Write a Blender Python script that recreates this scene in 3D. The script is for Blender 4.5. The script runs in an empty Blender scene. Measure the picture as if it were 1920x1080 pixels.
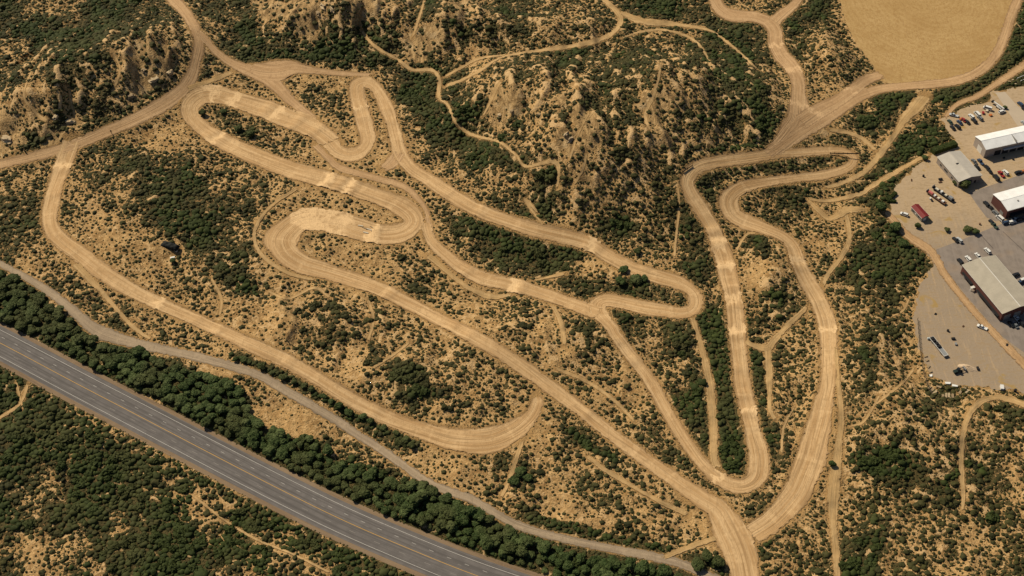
import bpy, math, random
import numpy as np
from mathutils import Vector
R = math.radians
rng = np.random.default_rng(7); random.seed(7)
sc = bpy.context.scene; COL = sc.collection

# ------------------------------------------------------------------ camera
PITCH, FPX, CH = R(47.0), 2600.0, 543.0
cam_d = bpy.data.cameras.new('camera'); cam = bpy.data.objects.new('camera', cam_d); COL.objects.link(cam)
cam.location = (0, 0, CH); cam.rotation_euler = (math.pi/2-PITCH, 0, 0)
cam_d.sensor_width = 36; cam_d.lens = 36*FPX/1920; cam_d.clip_start = 1; cam_d.clip_end = 9000
sc.camera = cam
# ------------------------------------------------------------------ light
SUN_EL, SUN_AZ = R(45), R(-48)          # azimuth measured from +Y towards +X
W = bpy.data.worlds.new('World'); sc.world = W; W.use_nodes = True
nt = W.node_tree; nt.nodes.clear()
sky = nt.nodes.new('ShaderNodeTexSky'); sky.sky_type = 'NISHITA'; sky.sun_disc = False
sky.sun_elevation = SUN_EL; sky.sun_rotation = SUN_AZ
bg = nt.nodes.new('ShaderNodeBackground'); bg.inputs[1].default_value = 0.05
wo = nt.nodes.new('ShaderNodeOutputWorld')
nt.links.new(sky.outputs[0], bg.inputs[0]); nt.links.new(bg.outputs[0], wo.inputs[0])
sd_ = bpy.data.lights.new('sun', 'SUN'); sd_.energy = 5.0; sd_.angle = R(0.6); sd_.color = (1, .875, .655)
sun = bpy.data.objects.new('sun', sd_); COL.objects.link(sun)
sdir = Vector((math.sin(SUN_AZ)*math.cos(SUN_EL), math.cos(SUN_AZ)*math.cos(SUN_EL), math.sin(SUN_EL)))
sun.rotation_euler = sdir.to_track_quat('Z', 'Y').to_euler(); sun.location = (0, 400, 300)
sc.view_settings.view_transform = 'Standard'; sc.view_settings.look = 'None'
sc.view_settings.exposure = 0.0; sc.view_settings.gamma = 1; sc.view_settings.use_curve_mapping = False
sc.render.engine = 'CYCLES'; sc.cycles.max_bounces = 5; sc.cycles.diffuse_bounces = 2; sc.cycles.transparent_max_bounces = 8

# ------------------------------------------------------------------ maths helpers
sp, cp = math.sin(PITCH), math.cos(PITCH)
def ray(px, py):
    px = np.asarray(px, float); py = np.asarray(py, float)
    return px-960, (540-py)*sp+FPX*cp, (540-py)*cp-FPX*sp
def toworld(px, py, z=0.):
    a, b, c = ray(px, py); t = (z-CH)/c
    return a*t, b*t
def topix(x, y, z):
    dz = z-CH
    d = y*cp-dz*sp; v = y*sp+dz*cp
    return 960+FPX*x/d, 540-FPX*v/d
_perm = np.random.default_rng(3).permutation(4096)
_ang = np.random.default_rng(4).random(4096)*2*np.pi
_gx, _gy = np.cos(_ang), np.sin(_ang)
def perlin(x, y, s=0):
    xi = np.floor(x).astype(np.int64); yi = np.floor(y).astype(np.int64); fx = x-xi; fy = y-yi
    def g(i, j, dx, dy):
        h = _perm[(_perm[(xi+i+s*131) & 4095]+yi+j) & 4095]
        return _gx[h]*dx+_gy[h]*dy
    u = fx*fx*fx*(fx*(fx*6-15)+10); v = fy*fy*fy*(fy*(fy*6-15)+10)
    a = g(0, 0, fx, fy); b = g(1, 0, fx-1, fy); c = g(0, 1, fx, fy-1); d = g(1, 1, fx-1, fy-1)
    return (a*(1-u)+b*u)*(1-v)+(c*(1-u)+d*u)*v
def fbm(x, y, o=4, s=0):
    r = 0; a = 1
    for i in range(o): r = r+a*perlin(x, y, s+i*7); x = x*2.03; y = y*2.03; a *= .5
    return r
def ridge(x, y, o=3, s=0):
    r = 0; a = 1
    for i in range(o): r = r+a*(1-np.abs(perlin(x, y, s+i*5))*2.6); x = x*2.1; y = y*2.1; a *= .5
    return r/1.75
def sstep(a, b, x):
    t = np.clip((x-a)/(b-a), 0, 1); return t*t*(3-2*t)

# ------------------------------------------------------------------ large relief: px, py, rx, ry (m), amplitude (m), gully depth
HILLS = [(1190,205,66,62,26,6),(960,180,34,38,18,6.5),(1050,255,28,34,12,6.5),(1120,330,40,28,12,5.5),(1400,210,40,50,11,3),(1250,190,28,34,12,6),(1490,120,6,6,0,0),
 (170,120,48,40,20,7),(300,85,28,34,14,7),(60,190,34,30,15,7),(640,10,40,34,20,8),(830,35,34,28,16,7),(1020,50,44,22,12,4),(1560,90,22,26,5,2.5),(250,330,30,20,4,1.5),(560,40,30,20,6,3),
 (330,420,50,40,5,1.6),(600,600,40,24,7,4),(1450,505,13,24,6,3.5),(950,620,36,20,5,2.5),(470,500,30,24,4,2),(1080,640,24,18,4,2),(700,700,40,20,4,2),(1700,800,40,40,5,2),(1620,700,30,40,4,2),(1600,120,20,24,4,1.5),
 (850,700,40,30,4,1.8),(1280,420,26,30,3,1.5),(480,60,22,16,-3,0),(700,80,26,14,-5,0),(890,270,26,20,-5,0),(1010,480,30,12,-2.5,0),
 (1650,560,30,50,1.5,.6),(180,930,70,30,-2,.4),(560,980,60,20,-2,.3),(90,330,40,20,-1,0)]
HW = []
for px, py, rx, ry, a, g in HILLS:
    x, y = toworld(px, py, max(a, 0)*.7); HW.append((float(x), float(y), rx, ry, a, g))
YX, YY = toworld(1850, 500, 0)
def poly_w(pts, z=0.): 
    a = np.array(pts, float); return np.stack(toworld(a[:, 0], a[:, 1], z), 1)
FIELD = poly_w([(1560,-60),(1575,0),(1587,43),(1603,77),(1623,103),(1640,127),(1652,152),(1680,160),(1735,157),(1790,149),(1835,130),(1862,100),(1880,62),(1893,22),(1900,-10),(1908,-60)], 0)
YARD = poly_w([(1766,226),(1800,206),(1850,192),(1862,172),(1885,168),(1935,160),(2050,150),(2050,800),(1930,742),(1870,728),(1800,722),(1752,708),(1730,672),(1717,630),(1713,585),(1722,540),(1752,500),(1742,474),(1715,452),(1672,420),(1668,372),(1690,335),(1735,300),(1762,282),(1790,262)], 0)
ASPH1 = poly_w([(1755,468),(1800,451),(1862,426),(1935,398),(2060,350),(2060,760),(1935,672),(1875,628),(1813,556),(1762,492)])
ASPH2 = poly_w([(1817,362),(1868,344),(1935,320),(2050,285),(2050,345),(1935,392),(1893,408),(1868,415),(1850,408),(1833,386)])
PAD = poly_w([(1866,174),(1884,172),(1906,197),(1935,220),(2050,260),(2050,275),(1935,246),(1908,236)])
def pip(x, y, P):
    ins = np.zeros(x.shape, bool); n = len(P)
    for i in range(n):
        x1, y1 = P[i]; x2, y2 = P[(i+1) % n]
        c = ((y1 > y) != (y2 > y)) & (x < (x2-x1)*(y-y1)/(y2-y1+1e-12)+x1); ins ^= c
    return ins
def pdist(x, y, P):
    d = np.full(x.shape, 1e9); n = len(P)
    for i in range(n):
        a = P[i]; b = P[(i+1) % n]; e = b-a
        t = np.clip(((x-a[0])*e[0]+(y-a[1])*e[1])/(e@e), 0, 1)
        d = np.minimum(d, np.hypot(x-a[0]-t*e[0], y-a[1]-t*e[1]))
    return np.where(pip(x, y, P), -d, d)

def base(x, y):
    z = 0
    for cx, cy, rx, ry, a, g in HW:
        z = z+a*np.exp(-((x-cx)/rx)**2-((y-cy)/ry)**2)
    z = z+2.2*perlin(x/90, y/90, 21)
    x = np.asarray(x, float); y = np.asarray(y, float)
    if x.ndim == 0: x, y, z = x[None], y[None], np.asarray(z)[None]; one = True
    else: one = False
    z = np.array(z); n = (x > 90) & (y > 380) & (y < 900) & (x < 700)
    if n.any():
        d = np.minimum(pdist(x[n], y[n], YARD), pdist(x[n], y[n], FIELD)); z[n] = z[n]*sstep(1, 28, d)
    return z[0] if one else z
def toground(px, py, f=None):
    f = f or base
    z = 0.
    for _ in range(10):
        x, y = toworld(px, py, z); z = f(x, y)
    x, y = toworld(px, py, z)
    return x, y, f(x, y)

# ------------------------------------------------------------------ traced centre lines (px, py, width px)
TRACKS = dict(
left_straight=[(136,262,28),(130,278,34),(118,312,33),(103,355,31),(93,400,31),(97,430,35),(117,453,40),(155,481,40),(192,510,38),(245,543,31),(300,570,28),(355,594,26),(410,619,26),(465,645,28),(532,675,28),(587,705,29),(641,739,29),(696,769,29),(751,794,29),(806,812,33),(850,824,42),(915,826,48),(965,806,44),(995,780,34),(1007,755,24),(1004,742,12)],
centre_loop=[(617,265,42),(632,282,34),(650,290,30),(668,288,29),(684,277,30),(690,260,32),(686,240,32),(679,213,33),(671,185,31),(669,165,28),(674,157,25),(686,155,24),(702,163,25),(714,180,29),(722,197,30),(734,228,26),(743,260,26),(752,290,33),(773,317,32),(807,339,31),(840,362,30),(887,390,28),(940,411,24),(1007,432,23),(1073,447,23),(1107,459,26),(1140,480,27),(1190,506,26),(1240,521,26),(1273,531,27),(1297,546,29),(1305,564,31),(1298,581,28),(1275,587,22),(1240,582,24),(1207,577,27),(1157,566,25),(1135,564,30),(1122,572,34),(1125,590,32),(1147,615,30),(1153,627,29),(1177,660,29),(1203,693,28),(1222,720,28),(1255,780,27),(1280,820,30),(1313,865,31),(1347,897,32),(1380,911,30),(1404,908,32),(1420,890,42),(1422,853,38),(1413,815,31),(1403,770,31),(1392,720,32),(1386,660,32),(1381,610,33),(1375,560,34),(1367,527,33),(1360,493,38),(1349,460,35),(1335,427,30),(1313,390,32),(1294,360,29),(1289,337,27),(1308,314,24),(1347,304,19),(1397,297,18),(1447,290,15),(1497,286,14),(1547,283,15),(1580,284,14),(1600,296,17),(1590,314,18),(1547,328,18),(1497,334,14),(1447,340,15),(1400,349,19),(1376,362,34),(1366,380,42),(1374,402,40),(1395,415,33),(1430,428,25),(1467,444,27),(1487,465,32),(1496,493,34),(1513,527,36),(1532,560,37),(1546,593,36),(1553,627,34),(1554,677,32),(1552,720,31),(1545,753,36),(1538,787,44),(1530,820,53),(1522,853,60),(1510,887,63),(1490,930,64),(1450,975,60),(1405,1005,50)],
hairpin_loop=[(623,268,42),(600,250,43),(567,232,42),(533,220,40),(500,206,38),(450,190,32),(415,179,30),(394,177,31),(374,182,34),(358,197,34),(357,213,36),(369,231,38),(403,257,38),(450,281,36),(500,302,35),(550,320,35),(600,334,35),(655,350,33),(707,368,34),(750,386,40),(774,406,44),(772,424,42),(747,438,38),(710,440,34),(680,432,44),(640,420,44),(600,412,42),(570,413,46),(545,427,56),(528,450,66),(537,475,62),(565,495,46),(600,506,34),(640,518,33),(707,541,32),(773,573,31),(840,608,30),(907,643,30),(973,684,31),(1040,733,32),(1090,770,31),(1140,810,31),(1190,847,31),(1240,883,32),(1280,911,34),(1315,935,42),(1347,957,56),(1368,995,72),(1388,1040,64),(1400,1095,54)],
middle_run=[(797,415,18),(803,440,22),(815,460,26),(837,480,28),(867,503,30),(907,523,29),(957,534,28),(1007,548,26),(1057,565,27),(1090,577,30),(1125,590,30)],
)
ROADS = dict(
dirt_road=[(312,-25,24),(326,0,24),(348,24,22),(366,55,22),(373,83,18),(367,117,18),(358,146,19),(337,173,19),(300,200,20),(250,226,17),(200,247,16),(150,268,16),(100,284,15),(50,297,14),(0,308,14),(-50,322,14)],
north_track=[(366,58,18),(380,68,16),(400,92,15),(427,114,15),(457,128,19),(493,143,26),(520,163,24),(543,187,18),(567,207,16),(590,225,14)],
spur=[(470,126,14),(495,132,30),(520,133,38),(550,128,20),(590,133,10),(640,138,7),(700,141,5)],
cut_strip=[(590,272,10),(618,298,13),(640,316,13),(700,333,12),(755,349,12),(785,375,10),(800,400,10),(806,430,10)],
wedge=[(748,285,22),(735,305,26),(716,318,10)],
quarry_road=[(1334,-25,20),(1341,0,22),(1351,17,25),(1373,29,24),(1413,32,21),(1440,42,24),(1453,60,27),(1455,82,28),(1466,105,29),(1483,125,32),(1495,148,29),(1498,173,29),(1499,200,38),(1496,227,46),(1480,250,38),(1460,273,24),(1436,290,16)],
field_road=[(1450,287,16),(1480,266,18),(1515,242,24),(1547,222,26),(1580,200,24),(1607,183,20),(1647,168,17),(1697,162,14),(1747,158,16),(1797,150,17),(1838,132,18),(1867,103,19),(1884,67,19),(1897,27,19),(1908,0,18),(1915,-25,18)],
quarry_spur=[(1450,42,22),(1468,26,20),(1488,10,16),(1512,-20,12)],
junction_apron=[(1500,230,28),(1535,208,30),(1580,183,22),(1625,150,20),(1655,140,16)],
upper_lane=[(1770,222,5),(1795,196,7),(1830,182,9),(1860,163,10),(1890,143,13),(1925,120,15),(1965,96,15)],
yard_entry=[(1660,395,12),(1700,440,14),(1745,472,16),(1775,520,13),(1820,577,13),(1870,632,14),(1925,688,16),(1960,720,16)],
)
GRAVEL = [(-40,478,10),(0,495,11),(33,512,11),(67,531,14),(107,558,16),(143,588,18),(173,614,24),(207,630,25),(267,647,19),(333,661,17),(400,677,16),(467,697,15),(500,711,15),(540,735,16),(583,760,15),(633,790,15),(670,815,15),(707,838,15),(757,873,15),(800,903,15),(840,921,15),(880,934,15),(920,957,15),(957,979,15),(990,992,14),(1040,1006,14),(1107,1021,14),(1173,1034,15),(1240,1047,16),(1290,1062,16),(1350,1092,18)]
PATHS = [
 [(1165,72,3),(1200,60,4),(1250,57,5),(1300,75,5),(1325,105,4),(1335,140,3)], [(1240,95,4),(1236,140,4),(1225,180,5),(1210,215,6),(1218,245,4)],
 [(1105,210,3),(1085,250,3),(1068,300,4)], [(1100,285,4),(1092,320,4),(1075,350,3)], [(940,150,5),(925,180,5),(905,220,3)],
 [(60,130,3),(45,180,3),(70,215,5),(95,230,6)], [(130,170,3),(140,215,4),(150,228,3)], [(210,95,3),(225,130,3),(215,165,4)],
 [(500,545,4),(540,560,4),(590,540,5),(620,560,4)], [(690,560,4),(700,600,5),(690,640,5)], [(395,520,4),(415,560,5),(412,592,5)],
 [(1040,690,5),(1100,715,6),(1150,750,6),(1190,790,5)], [(700,690,4),(745,660,5),(770,640,4)], [(1640,760,3),(1690,720,4),(1715,690,4)], [(1590,800,3),(1620,790,4),(1650,740,3)],
 [(1650,600,3),(1690,585,3),(1705,560,3)], [(1380,470,5),(1400,440,4),(1420,437,4)], [(1490,760,4),(1470,800,4),(1465,850,4)],
 [(350,167,8),(400,150,8),(437,135,8)],
 [(1118,-10,8),(1147,12,11),(1163,33,11),(1158,53,10),(1130,73,9),(1073,87,8),(1007,96,6),(940,108,5),(900,133,7),(867,150,6),(833,163,7)],
 [(1160,22,9),(1180,30,14),(1207,40,16),(1240,44,11),(1280,48,8),(1313,53,7),(1340,62,5),(1380,93,5),(1420,130,4)],
 [(833,145,5),(870,124,5),(900,110,5),(950,103,4)],
 [(677,58,4),(703,87,4),(747,113,5),(773,131,5),(810,132,5),(824,150,7),(823,180,8),(840,198,4),(853,227,4),(873,247,4),(897,257,4),(935,266,3),(967,290,3),(985,312,4),(1027,305,5),(1047,313,6),(1045,353,4)],
 [(798,-5,4),(783,43,5),(773,73,4)],
 [(1553,243,6),(1593,250,7),(1620,263,7),(1642,283,6)],
 [(1735,180,26),(1718,200,26),(1697,222,18),(1680,250,10),(1652,287,12),(1620,323,10),(1580,343,8),(1547,353,6)],
 [(1742,288,7),(1680,323,10),(1630,353,9),(1613,364,8),(1553,377,7),(1513,373,5)],
 [(1513,373,5),(1530,390,7),(1553,410,10),(1575,402,14),(1592,393,16),(1625,393,6)],
 [(1586,400,8),(1591,425,9),(1592,453,10),(1577,483,9),(1553,513,10),(1543,537,6)],
 [(1515,575,9),(1480,607,10),(1453,637,12),(1437,653,12),(1403,643,8),(1392,620,6)],
 [(1440,650,13),(1441,690,15),(1443,720,12),(1443,765,7),(1455,790,5)],
 [(1298,595,10),(1313,643,10),(1323,683,14),(1331,720,18),(1334,753,18),(1338,803,16),(1338,853,16),(1345,880,16)],
 [(1567,650,5),(1570,700,8),(1574,740,9),(1577,787,13),(1573,830,14),(1567,880,24),(1562,930,26),(1562,980,16),(1567,1030,14),(1570,1095,12)],
 [(1950,775,8),(1925,762,9),(1880,747,11),(1847,750,11),(1822,770,12),(1808,803,11),(1802,853,12),(1803,887,11),(1806,930,7),(1804,960,4)],
 [(-10,790,5),(37,757,6),(53,718,5)], [(30,715,4),(38,748,4),(45,768,3)],
 [(360,928,3),(380,944,4),(423,977,3),(483,1013,4),(550,1040,3),(620,1075,4)],
 [(140,493,14),(165,520,14),(187,543,10),(233,597,8),(258,620,7),(283,637,5)],
 [(980,825,7),(965,870,8),(955,900,8),(938,935,7)],
 [(800,478,12),(822,495,10),(847,517,9),(880,541,9),(923,557,9),(960,553,6)],
 [(1000,527,5),(1030,520,6),(1062,512,7)],
 [(1036,573,7),(1050,600,9),(1056,625,10),(1058,650,7)],
 [(560,352,5),(520,378,5),(493,403,6),(477,437,6),(483,467,7),(507,493,7),(547,515,8),(590,525,5)],
 [(1271,350,3),(1273,393,4),(1268,440,4),(1264,485,4)],
 [(1240,1047,8),(1290,1027,11),(1345,1008,10)],
 [(1100,855,7),(1140,885,9),(1190,915,8),(1235,940,8),(1290,965,10)],
 [(1020,425,2),(990,385,4),(985,375,4),(1010,400,3)],
]
ROADLINE = [(-260,508),(-120,583),(0,643),(145,720),(270,785),(400,853),(520,915),(640,974),(760,1026),(890,1078),(1040,1128),(1220,1178),(1450,1230)]

def catmull(pts, step=1.0):
    P = np.array(pts, float); P = np.vstack([2*P[0]-P[1], P, 2*P[-1]-P[-2]]); out = []
    for i in range(1, len(P)-2):
        p0, p1, p2, p3 = P[i-1:i+3]; n = max(3, int(np.hypot(*(p2-p1)[:2])/(3.2*step)))
        for k in range(n):
            t = k/n
            out.append(.5*(2*p1+(p2-p0)*t+(2*p0-5*p1+4*p2-p3)*t*t+(3*p1-p0-3*p2+p3)*t**3))
    out.append(P[-2]); return np.array(out)
def ribbon_geom(pts, step=1.0, f=None, wf=1.0):
    """centre, left and right edge points in world space from a traced px line"""
    C = catmull(pts, step); d = np.gradient(C[:, :2], axis=0); d /= np.linalg.norm(d, axis=1)[:, None]+1e-9
    n = np.stack([d[:, 1], -d[:, 0]], 1); w = np.maximum(C[:, 2], 1.5)*wf
    L = C[:, :2]-n*w[:, None]/2; Rr = C[:, :2]+n*w[:, None]/2
    c = np.stack(toground(C[:, 0], C[:, 1], f), 1); z = c[:, 2]
    l = np.stack(toworld(L[:, 0], L[:, 1], z), 1); r = np.stack(toworld(Rr[:, 0], Rr[:, 1], z), 1)
    dd = np.gradient(c[:, :2], axis=0); dd /= np.linalg.norm(dd, axis=1)[:, None]+1e-9
    nn = np.stack([-dd[:, 1], dd[:, 0]], 1)
    hw = np.abs(((l-r)*nn).sum(1))/2
    k = np.ones(7)/7; hw = np.convolve(np.pad(hw, 3, 'edge'), k, 'valid')
    side = np.sign(((l-c[:, :2])*nn).sum(1)); 
    return c, nn, hw
def squared(P):
    # widths were read straight up or across: turn them into widths across the lane
    A_ = np.array(P, float); d = np.gradient(A_[:, :2], axis=0); d /= np.linalg.norm(d, axis=1)[:, None]; A_[:, 2] *= np.maximum(np.abs(d[:, 0]), np.abs(d[:, 1])); return [tuple(r_) for r_ in A_]
RG = {k: ribbon_geom(squared(v)) for k, v in TRACKS.items()}
RD = {k: ribbon_geom(v) for k, v in ROADS.items()}
GR = ribbon_geom(GRAVEL)
HWP = catmull([(a, b, 10) for a, b in ROADLINE], 1.5)
hx, hy = toworld(HWP[:, 0], HWP[:, 1], 0.)
for _ in range(3):
    pass
HC = np.stack([hx, hy], 1); k9 = np.ones(15)/15
HC = np.stack([np.convolve(np.pad(HC[:, i], 7, 'edge'), k9, 'valid') for i in (0, 1)], 1)[4:-4]
hd = np.gradient(HC, axis=0); hd /= np.linalg.norm(hd, axis=1)[:, None]; HN = np.stack([-hd[:, 1], hd[:, 0]], 1)
HS = np.concatenate([[0], np.cumsum(np.linalg.norm(np.diff(HC, axis=0), axis=1))])
HWID = 8.9                                # half width of the asphalt; painted edge lines at 6.75

# ------------------------------------------------------------------ cover map, 48 x 27 cells of 40 px: a..d sparse to dense, r bare rock
T = [["dbbbddcc.cccrrrc","cddddccbb.bdccrd","bbcdcbrrbc.ddddd","cbccbbrr.ca...ab","bacbccrd...a.acb","rbcrccb.a.cb..ab","rdrcc.aaab.cbb..","....bcdbcbb..ba.","bbb.cbcddcbbbb.."],
["rrbccrbccbbb.cdd","ddcrrdcccbbbc.a.","ddcrcba.bcdcbccb","abcddcbccbbbcccb","..cd.ccrrbrcccrr","..bcddcrcbcrccrb",".a.adddcbbrrbbbr",".a..bcddd.bbbcbc","....abbbbd.rbbc."],
["c.bb.cda........","bddc.cbb.......d","ccdc.cbb......d.","bcdcb.bb......d.","bccdb.a.addadd..","cccd....ddacb...","bbbc..bcbaddc...",".ddddcc.bdd.....","ccbb....cd......"],
["cc.babcddcccba.a","cc.baabcddcbb...","cb..aaaabdcc...a","cab...babbdca...","dccbb.abbbcdbabb","ddb.bcb..baaarbc",".dddbcbbb..aaacc","..dddddbbb..abbb","....dddddaabcc.."],
["...b..bccdbbbbbc","..a.bcddd.abddbc","aab.abcdddd..bbb",".aa...bccddaa.bb","a..cb....acccd..","bb..aaabba...c..","bbbb..abbabc.cbc","acbbbb..baacb.bc","aaddbbbb..bbba.b"],
[".c.bccabcd......","d.b..bbabdd.....","c.bd..abcddc....","d.baa.bcdddc....",".b.ac..bccca....",".d.bd..bbcb.....","cd.cbb..bcb.....","bd.d.b.bcbb.....","cd.d.b.bcbba...."],
["dc....acdddca.c.","dcdb...bcddaaaa.","cdcccb...bdddaab","ddccddcb...cdddb","ccbcddcbbcb..bcd","dbcdddccbaacc..b","dcdcdbddcabccc..","babbcddddcccabdc","cabcbdddddcbcaab"],
[".bcddbbba..baa.c","d.bbabbba..bbb.b","bccc....aacc.bcb","cbbaaabccabbb.bc","ddcb.aabcaacbb..","cdddb..bbaabcbaa",".acdddd.cbaaabbb","c....dddddccccb.","dcc....ddddddd.."],
["d.c.bb..cbbccb..","d.d.bb.bbbbcb.bc","..d.ca.bcbcbb.bb","c.d.c..addcbc.cb","bc..b..bbcdcd.cb","..bcb.bbcbbccbcb","a..bcb.bbcbbbacb","ba.dbbb.dcbbcabc","dd.bbbc.dbcbbbbc"]]
VEG = np.full((27, 48), np.nan); ROCK = np.zeros((27, 48))
VV = {'a': .14, 'b': .44, 'c': .72, 'd': 1., 'r': .2}
for ty in range(3):
    for tx in range(3):
        for j, row in enumerate(T[ty*3+tx]):
            for i, ch in enumerate(row[:16]):
                if ch in VV: VEG[ty*9+j, tx*16+i] = VV[ch]
                if ch == 'r': ROCK[ty*9+j, tx*16+i] = 1
for _ in range(12):
    if not np.isnan(VEG).any(): break
    Pd = np.pad(VEG, 1, constant_values=np.nan)
    st = np.stack([Pd[1+a:28+a, 1+b:49+b] for a in (-1, 0, 1) for b in (-1, 0, 1)])
    with np.errstate(all='ignore'):
        import warnings; warnings.simplefilter('ignore'); mn = np.nanmean(st, 0)
    VEG = np.where(np.isnan(VEG), mn, VEG)
def samp(M, px, py):
    u = np.clip(px/40-.5, 0, 46.999); v = np.clip(py/40-.5, 0, 25.999)
    i = u.astype(int); j = v.astype(int); fu = u-i; fv = v-j
    fu = fu*fu*(3-2*fu); fv = fv*fv*(3-2*fv)
    return (M[j, i]*(1-fu)+M[j, i+1]*fu)*(1-fv)+(M[j+1, i]*(1-fu)+M[j+1, i+1]*fu)*fv
def cover(x, y, z, M):
    px, py = topix(x, y, z)
    px = px+26*perlin(x/14, y/14, 31)+12*perlin(x/5, y/5, 33); py = py+22*perlin(x/14, y/14, 32)+10*perlin(x/5, y/5, 34)
    return samp(M, px, py)

# ------------------------------------------------------------------ ground sheet grid
ST = 0.8
def axis(lo, hi):
    core = np.arange(lo, hi+ST, ST); g = []; s = ST; v = 0
    while v < 3500: s *= 1.16; v += s; g.append(v)
    g = np.array(g); return np.concatenate([(lo-g)[::-1], core, core[-1]+g])
AX = axis(-372, 372); AY = axis(318, 800)
GX, GY = np.meshgrid(AX, AY)
def stamp(arrs, hwx, reach):
    """signed distance (metres outside the edge) to a set of ribbons, on the grid"""
    F = np.full(GX.shape, 60.)
    for (c, hw) in arrs:
        for (x, y), h in zip(c[:, :2], hw):
            i0, i1 = np.searchsorted(AX, [x-h-reach, x+h+reach]); j0, j1 = np.searchsorted(AY, [y-h-reach, y+h+reach])
            if i1 <= i0 or j1 <= j0: continue
            s = (slice(j0, j1), slice(i0, i1)); F[s] = np.minimum(F[s], np.hypot(GX[s]-x, GY[s]-y)-h)
    return F
SD = stamp([(c[::1], h) for c, n, h in RG.values()], 0, 16)
SR = stamp([(c, h) for c, n, h in RD.values()]+[(GR[0], GR[2])], 0, 14)
SH = stamp([(HC, np.full(len(HC), HWID))], 0, 22)
BZ = base(GX, GY)
near = (GX > YARD[:, 0].min()-40) & (GY < YARD[:, 1].max()+40) & (GY > YARD[:, 1].min()-40)
SY = np.full(GX.shape, 60.); SY[near] = pdist(GX[near], GY[near], YARD)
near = (GX > FIELD[:, 0].min()-40) & (GY > FIELD[:, 1].min()-40)
SF = np.full(GX.shape, 60.); SF[near] = pdist(GX[near], GY[near], FIELD)
flat = np.minimum(np.minimum(SD, SR), np.minimum(SH-3, np.minimum(SY, SF)))
det = 1.3*fbm(GX/15, GY/15, 3, 2)+.15*fbm(GX/2.4, GY/2.4, 2, 9)+2.2*(ridge((GX+4*perlin(GX/12, GY/12, 63))/24, GY/34, 2, 61)-.5)
rockv = cover(GX, GY, BZ, ROCK)
amp = 1+0*GX
for cx, cy, rx, ry, a, g in HW:
    if g <= 0: continue
    r = np.hypot((GX-cx)/rx, (GY-cy)/ry); w = np.exp(-((r-.7)/.6)**2)
    fan = (GX-cx)*(1-.35*np.clip((cy-GY)/60, -1, 1))
    q = ridge((fan+7*perlin(GX/31, GY/31, 40)+2.*perlin(GX/9, GY/9, 44))/21, (GY+6*perlin(GX/27, GY/27, 41))/85, 2, 11)
    det = det+g*.8*w*(q-.62)
det = det+rockv*1.9*(ridge(GX/9+.3*GY/9+.3*perlin(GX/18, GY/18, 3), GY/45, 2, 17)-.55)
ms = sstep(.6, 8., flat)
GZ = BZ+det*ms
GZ = GZ+.45*np.exp(-((SD-1.3)/1.1)**2)*(.6+perlin(GX/7, GY/7, 5))               # pushed-up banks beside the track
GZ = np.where(SH < 14, GZ*sstep(3, 14, SH)+(0)*(1-sstep(3, 14, SH)), GZ)
BZH = np.where(SH < 14, BZ*sstep(3, 14, SH), BZ)
tree_z = GZ.copy()
def trimmed(c, hw):
    s_ = np.concatenate([[0], np.cumsum(np.linalg.norm(np.diff(c[:, :2], axis=0), axis=1))]); k = (s_ > hw+1.5) & (s_[-1]-s_ > hw+1.5); return c[k], hw[k]
SC = stamp([trimmed(c, h) for c, n, h in list(RG.values())+list(RD.values())+[GR]], 0, 3)
cut = sstep(-.3, -1.3, SC)
GZc = GZ-.5*cut-.6*sstep(-.5, -1.6, SH)
def bil(M, x, y):
    x = np.asarray(x, float); y = np.asarray(y, float)
    i = np.clip(np.searchsorted(AX, x)-1, 0, len(AX)-2); j = np.clip(np.searchsorted(AY, y)-1, 0, len(AY)-2)
    fu = np.clip((x-AX[i])/(AX[i+1]-AX[i]), 0, 1); fv = np.clip((y-AY[j])/(AY[j+1]-AY[j]), 0, 1)
    return (M[j, i]*(1-fu)+M[j, i+1]*fu)*(1-fv)+(M[j+1, i]*(1-fu)+M[j+1, i+1]*fu)*fv
ZF = lambda x, y: bil(GZ, x, y)
PG = [ribbon_geom(p, .8, ZF) for p in PATHS]
SP = stamp([(c, h) for c, n, h in PG], 0, 6)

def vedge(x, y, seed):
    """distance to the nearest border of a jittered cell pattern"""
    xi = np.floor(x).astype(np.int64); yi = np.floor(y).astype(np.int64); f1 = np.full(x.shape, 9.); f2 = np.full(x.shape, 9.)
    for i in (-1, 0, 1):
        for j in (-1, 0, 1):
            h = _perm[(_perm[(xi+i+seed*131) & 4095]+yi+j) & 4095]; h2 = _perm[(h+seed*17+5) & 4095]
            d = np.hypot(xi+i+.08+.84*h/4096-x, yi+j+.08+.84*h2/4096-y)
            f2 = np.where(d < f1, f1, np.minimum(f2, d)); f1 = np.minimum(f1, d)
    return f2-f1
hillw = 0
for cx, cy, rx, ry, a, g in HW:
    if g >= 2: hillw = np.maximum(hillw, 1.3*np.exp(-((GX-cx)/rx/1.1)**2-((GY-cy)/ry/1.1)**2))
hillw = sstep(.25, .6, hillw+.25*perlin(GX/20, GY/20, 77))
wx = GX+2.6*perlin(GX/7, GY/7, 71)+1.1*perlin(GX/2.6, GY/2.6, 73); wy = GY+2.6*perlin(GX/7, GY/7, 72)+1.1*perlin(GX/2.6, GY/2.6, 74)
slant = wx+.35*wy
e1 = vedge(wx/4.6, wy/4.6, 1)*4.6; e2 = vedge(wx/11, wy/11, 2)*11*.75; e3 = vedge(slant/4.6, wy/11, 3)*4.6
WEB = np.minimum(np.where(hillw > .5, e3, e1+.5), e2)
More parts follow.
